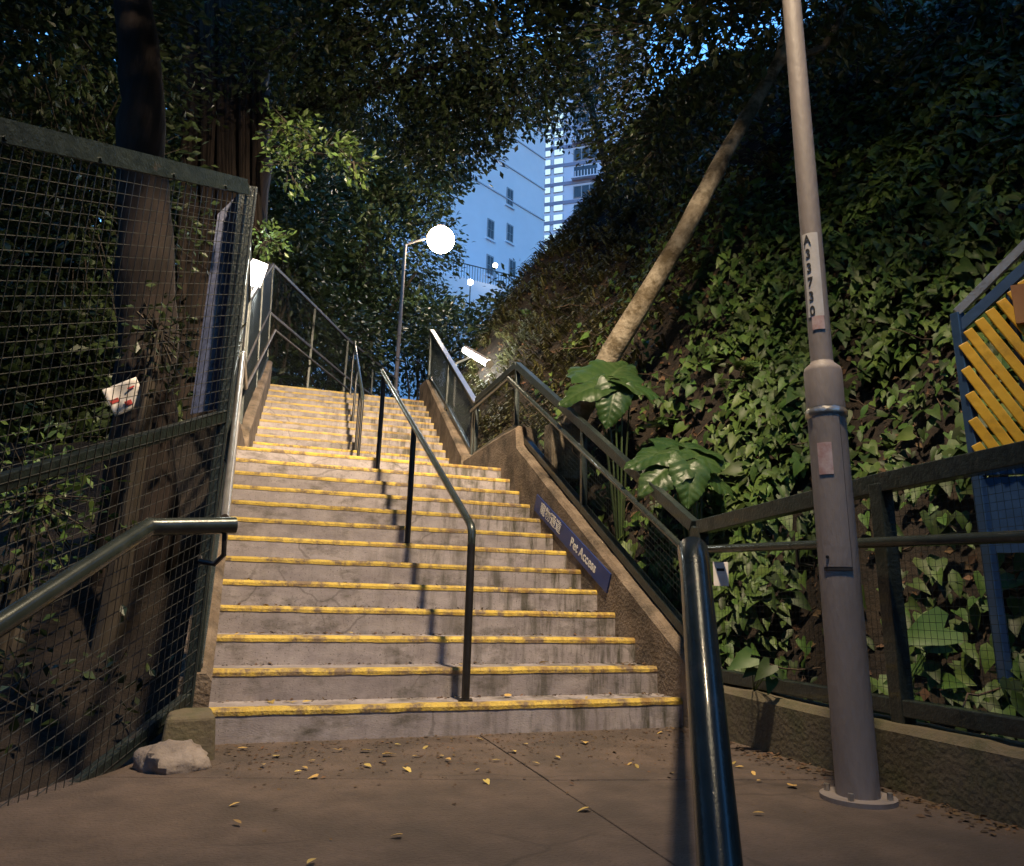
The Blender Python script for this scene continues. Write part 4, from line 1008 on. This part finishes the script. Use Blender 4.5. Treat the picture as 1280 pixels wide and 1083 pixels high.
for i in range(1500):
    k = random.randint(1, 12); p = Vector((U(.03, W-.03), (k-1)*T+T-abs(random.gauss(0, .03))-.012, k*RI+.004))
    add_quad(mb, p, Z+rv()*.6, rv(), U(.012, .035), .6)
for i in range(700):
    p = Vector((U(.05, 2.7), -abs(random.gauss(0, .5))-.01, .003))
    if (p-FP0).dot(nF) < .1: continue
    add_quad(mb, p, Z+rv()*.4, rv(), U(.01, .03), .6)
for i in range(900):
    x_ = W-abs(random.gauss(0, .12)) if i % 2 else 2.73-abs(random.gauss(0, .10)); y_ = U(-2.2, .0) if not i % 2 else 0
    k = random.randint(1, 13)
    p = Vector((x_, (k-1)*T+U(.05, .28), k*RI+.004)) if i % 2 else Vector((x_, y_, .004))
    add_quad(mb, p, Z+rv()*.5, rv(), U(.012, .04), .6)
tag(mb.build('debris', 'leaf_dead'), 'brown crumbs and dead leaf bits in the stair corners', 'leaf litter', kind='stuff')

# ------------------------------------------------------------------ buildings
def pl(px, py, P, n): return onp(px, py, P, n)
wn = Vector((.55, -1, 0)).normalized()          # white building: front faces left of the view
wp = dep(640, 260, 64)
wt = Vector((-wn.y, wn.x, 0)); wt = wt if wt.dot(rgt) > 0 else -wt
def wpos(px, py): return onp(px, py, wp, wn)
E1 = wpos(680, 250); s_of = lambda P: (P-wp).dot(wt)
root = thing('apartment_building', Vector((E1.x, E1.y, -4)), 'pale plain apartment block with small windows behind the far trees', 'building')
mb = MB(); zt_ = E1.z+14; A = E1-wt*26; bk = -wn*14
q = [A, E1, E1+bk, A+bk]; mb.hexa([Vector((v.x, v.y, -4)) for v in q]+[Vector((v.x, v.y, zt_)) for v in q]); mb.build('wall', 'bldg_white', root)
def face_box(parent, name, mt, P, wt, wn, w_, h_, d0_, d1_):
    mb = MB(); a = P-wt*w_/2-Z*h_/2; b = P+wt*w_/2-Z*h_/2
    mb.hexa([a+wn*d0_, b+wn*d0_, b+wn*d1_, a+wn*d1_, a+wn*d0_+Z*h_, b+wn*d0_+Z*h_, b+wn*d1_+Z*h_, a+wn*d1_+Z*h_]); return mb.build(name, mt, parent)
for zz in (E1.z+1.0, E1.z-2.0, E1.z+4.0):
    face_box(root, 'string_course', 'bldg_course', Vector((E1.x, E1.y, zz))-wt*12.9, wt, wn, 26, .10, -.01, .08)
for (px, py, h_) in ((637, 247, 1.5), (613, 287, 1.6), (637, 292, 1.5), (612, 332, 1.6), (640, 336, 1.4)):
    P = wpos(px, py)
    fr_ = face_box(root, 'window', 'window_frame', P, wt, wn, .80, h_+.1, -.02, .06)
    face_box(fr_, 'pane', 'window_dark', P-wt*.17+Z*h_*.22, wt, wn, .28, h_*.46, .05, .075); face_box(fr_, 'pane', 'window_dark', P+wt*.17+Z*h_*.22, wt, wn, .28, h_*.46, .05, .075)
    face_box(fr_, 'pane', 'window_dark', P-wt*.17-Z*h_*.25, wt, wn, .28, h_*.42, .05, .075); face_box(fr_, 'pane', 'window_dark', P+wt*.17-Z*h_*.25, wt, wn, .28, h_*.42, .05, .075)
    face_box(fr_, 'sill', 'bldg_white', P-Z*(h_/2+.14), wt, wn, 1.1, .12, -.02, .16)
# terrace building with railing in front
tp = dep(600, 352, 52); tn = Vector((.15, -1, 0)).normalized(); tt = Vector((-tn.y, tn.x, 0)); tt = tt if tt.dot(rgt) > 0 else -tt
root = thing('terrace_house', Vector((tp.x, tp.y, -4)), 'low pale building with railed roof terrace below the apartment block', 'building')
mb = MB(); q = [tp-tt*9, tp+tt*7, tp+tt*7-tn*8, tp-tt*9-tn*8]; mb.hexa([Vector((v.x, v.y, -4)) for v in q]+[Vector((v.x, v.y, tp.z)) for v in q]); mb.build('wall', 'bldg_white', root)
ter = root
for i in range(40):
    c = tp+tt*(-2+i*.2); mb = MB(); mb.bar(c-Z*.05, c+Z*1.0, .03, .03, up=(0, 1, 0)); mb.build('baluster', 'black_metal', root)
mb = MB(); mb.bar(tp-tt*2+Z*1.0, tp+tt*6+Z*1.0, .06, .06); mb.build('railing', 'black_metal', root)
for (px, py, D, r_, lb_) in ((619, 332, 51.5, .16, 'small white lamp glowing on the roof terrace railing'), (588, 353, 40, .15, 'small round lamp glowing among the far branches')):
    p = dep(px, py, D); gz = tp.z if D > 50 else H(p.x, p.y)
    root = thing('garden_lamp', Vector((p.x, p.y, gz)), lb_, 'lamp'); mb = MB(); mb.sphere(p, r_, 14, 8); mb.build('globe', 'small_lamp', root)
    mb = MB(); mb.tube([Vector((p.x, p.y, gz-.1)), p-Z*r_*.8], .03, 6); mb.build('stem', 'black_metal', root)
# tower
tn = (CAM-dep(710, 250, 110)); tn.z = 0; tn.normalize(); tn = (Matrix.Rotation(R(-14), 3, 'Z') @ tn); tp = dep(712, 250, 110); tt = Vector((-tn.y, tn.x, 0)); tt = tt if tt.dot(rgt) > 0 else -tt
def tpos(px, py): return onp(px, py, tp, tn)
root = thing('tower_block', Vector((tp.x, tp.y, -5)), 'blue-grey high-rise tower with pairs of lit stair windows and balconies', 'building')
mb = MB(); sL = (tpos(676, 250)-tp).dot(tt); q = [tp+tt*sL, tp+tt*10, tp+tt*10-tn*12, tp+tt*sL-tn*12]
mb.hexa([Vector((v.x, v.y, -5)) for v in q]+[Vector((v.x, v.y, tp.z+32)) for v in q]); mb.build('wall', 'bldg_tower', root)
for k in range(-5, 14):
    zf = tp.z+k*3.0+.7
    c = lambda px: Vector((tpos(px, 250).x, tpos(px, 250).y, zf))
    face_box(root, 'floor_band', 'bldg_band', c(716)-Z*1.05, tt, tn, 8.4, .55, -.02, .10+.002*k)
    for dz in (0, 1.5):
        for px, w_ in ((684.5, .75), (698, 1.3)):
            fr_ = face_box(root, 'window', 'window_frame', c(px)+Z*(dz-.3), tt, tn, w_+.12, .98, -.02, .12); face_box(fr_, 'pane', 'window_lit', c(px)+Z*(dz-.3), tt, tn, w_, .86, .11, .14)
    if k % 2 == 0:
        fr_ = face_box(root, 'window', 'window_frame', c(732)+Z*.35, tt, tn, 3.6, 1.9, -.02, .10)
        for i in range(3): face_box(fr_, 'pane', 'window_dark', c(732)+tt*(-1.15+i*1.15)+Z*.35, tt, tn, 1.0, 1.7, .09, .13)
    else:
        bl = face_box(root, 'balcony', 'bldg_tower', c(732)-Z*.72, tt, tn, 3.9, .16, -.02, .9)
        for i in range(9): face_box(bl, 'baluster', 'bldg_white', c(732)+tt*(-1.8+i*.45)-Z*.2, tt, tn, .10, .95, .80, .88)
        fr_ = face_box(root, 'balcony_door', 'window_dark', c(732)+Z*.45, tt, tn, 3.4, 1.9, -.02, .05)
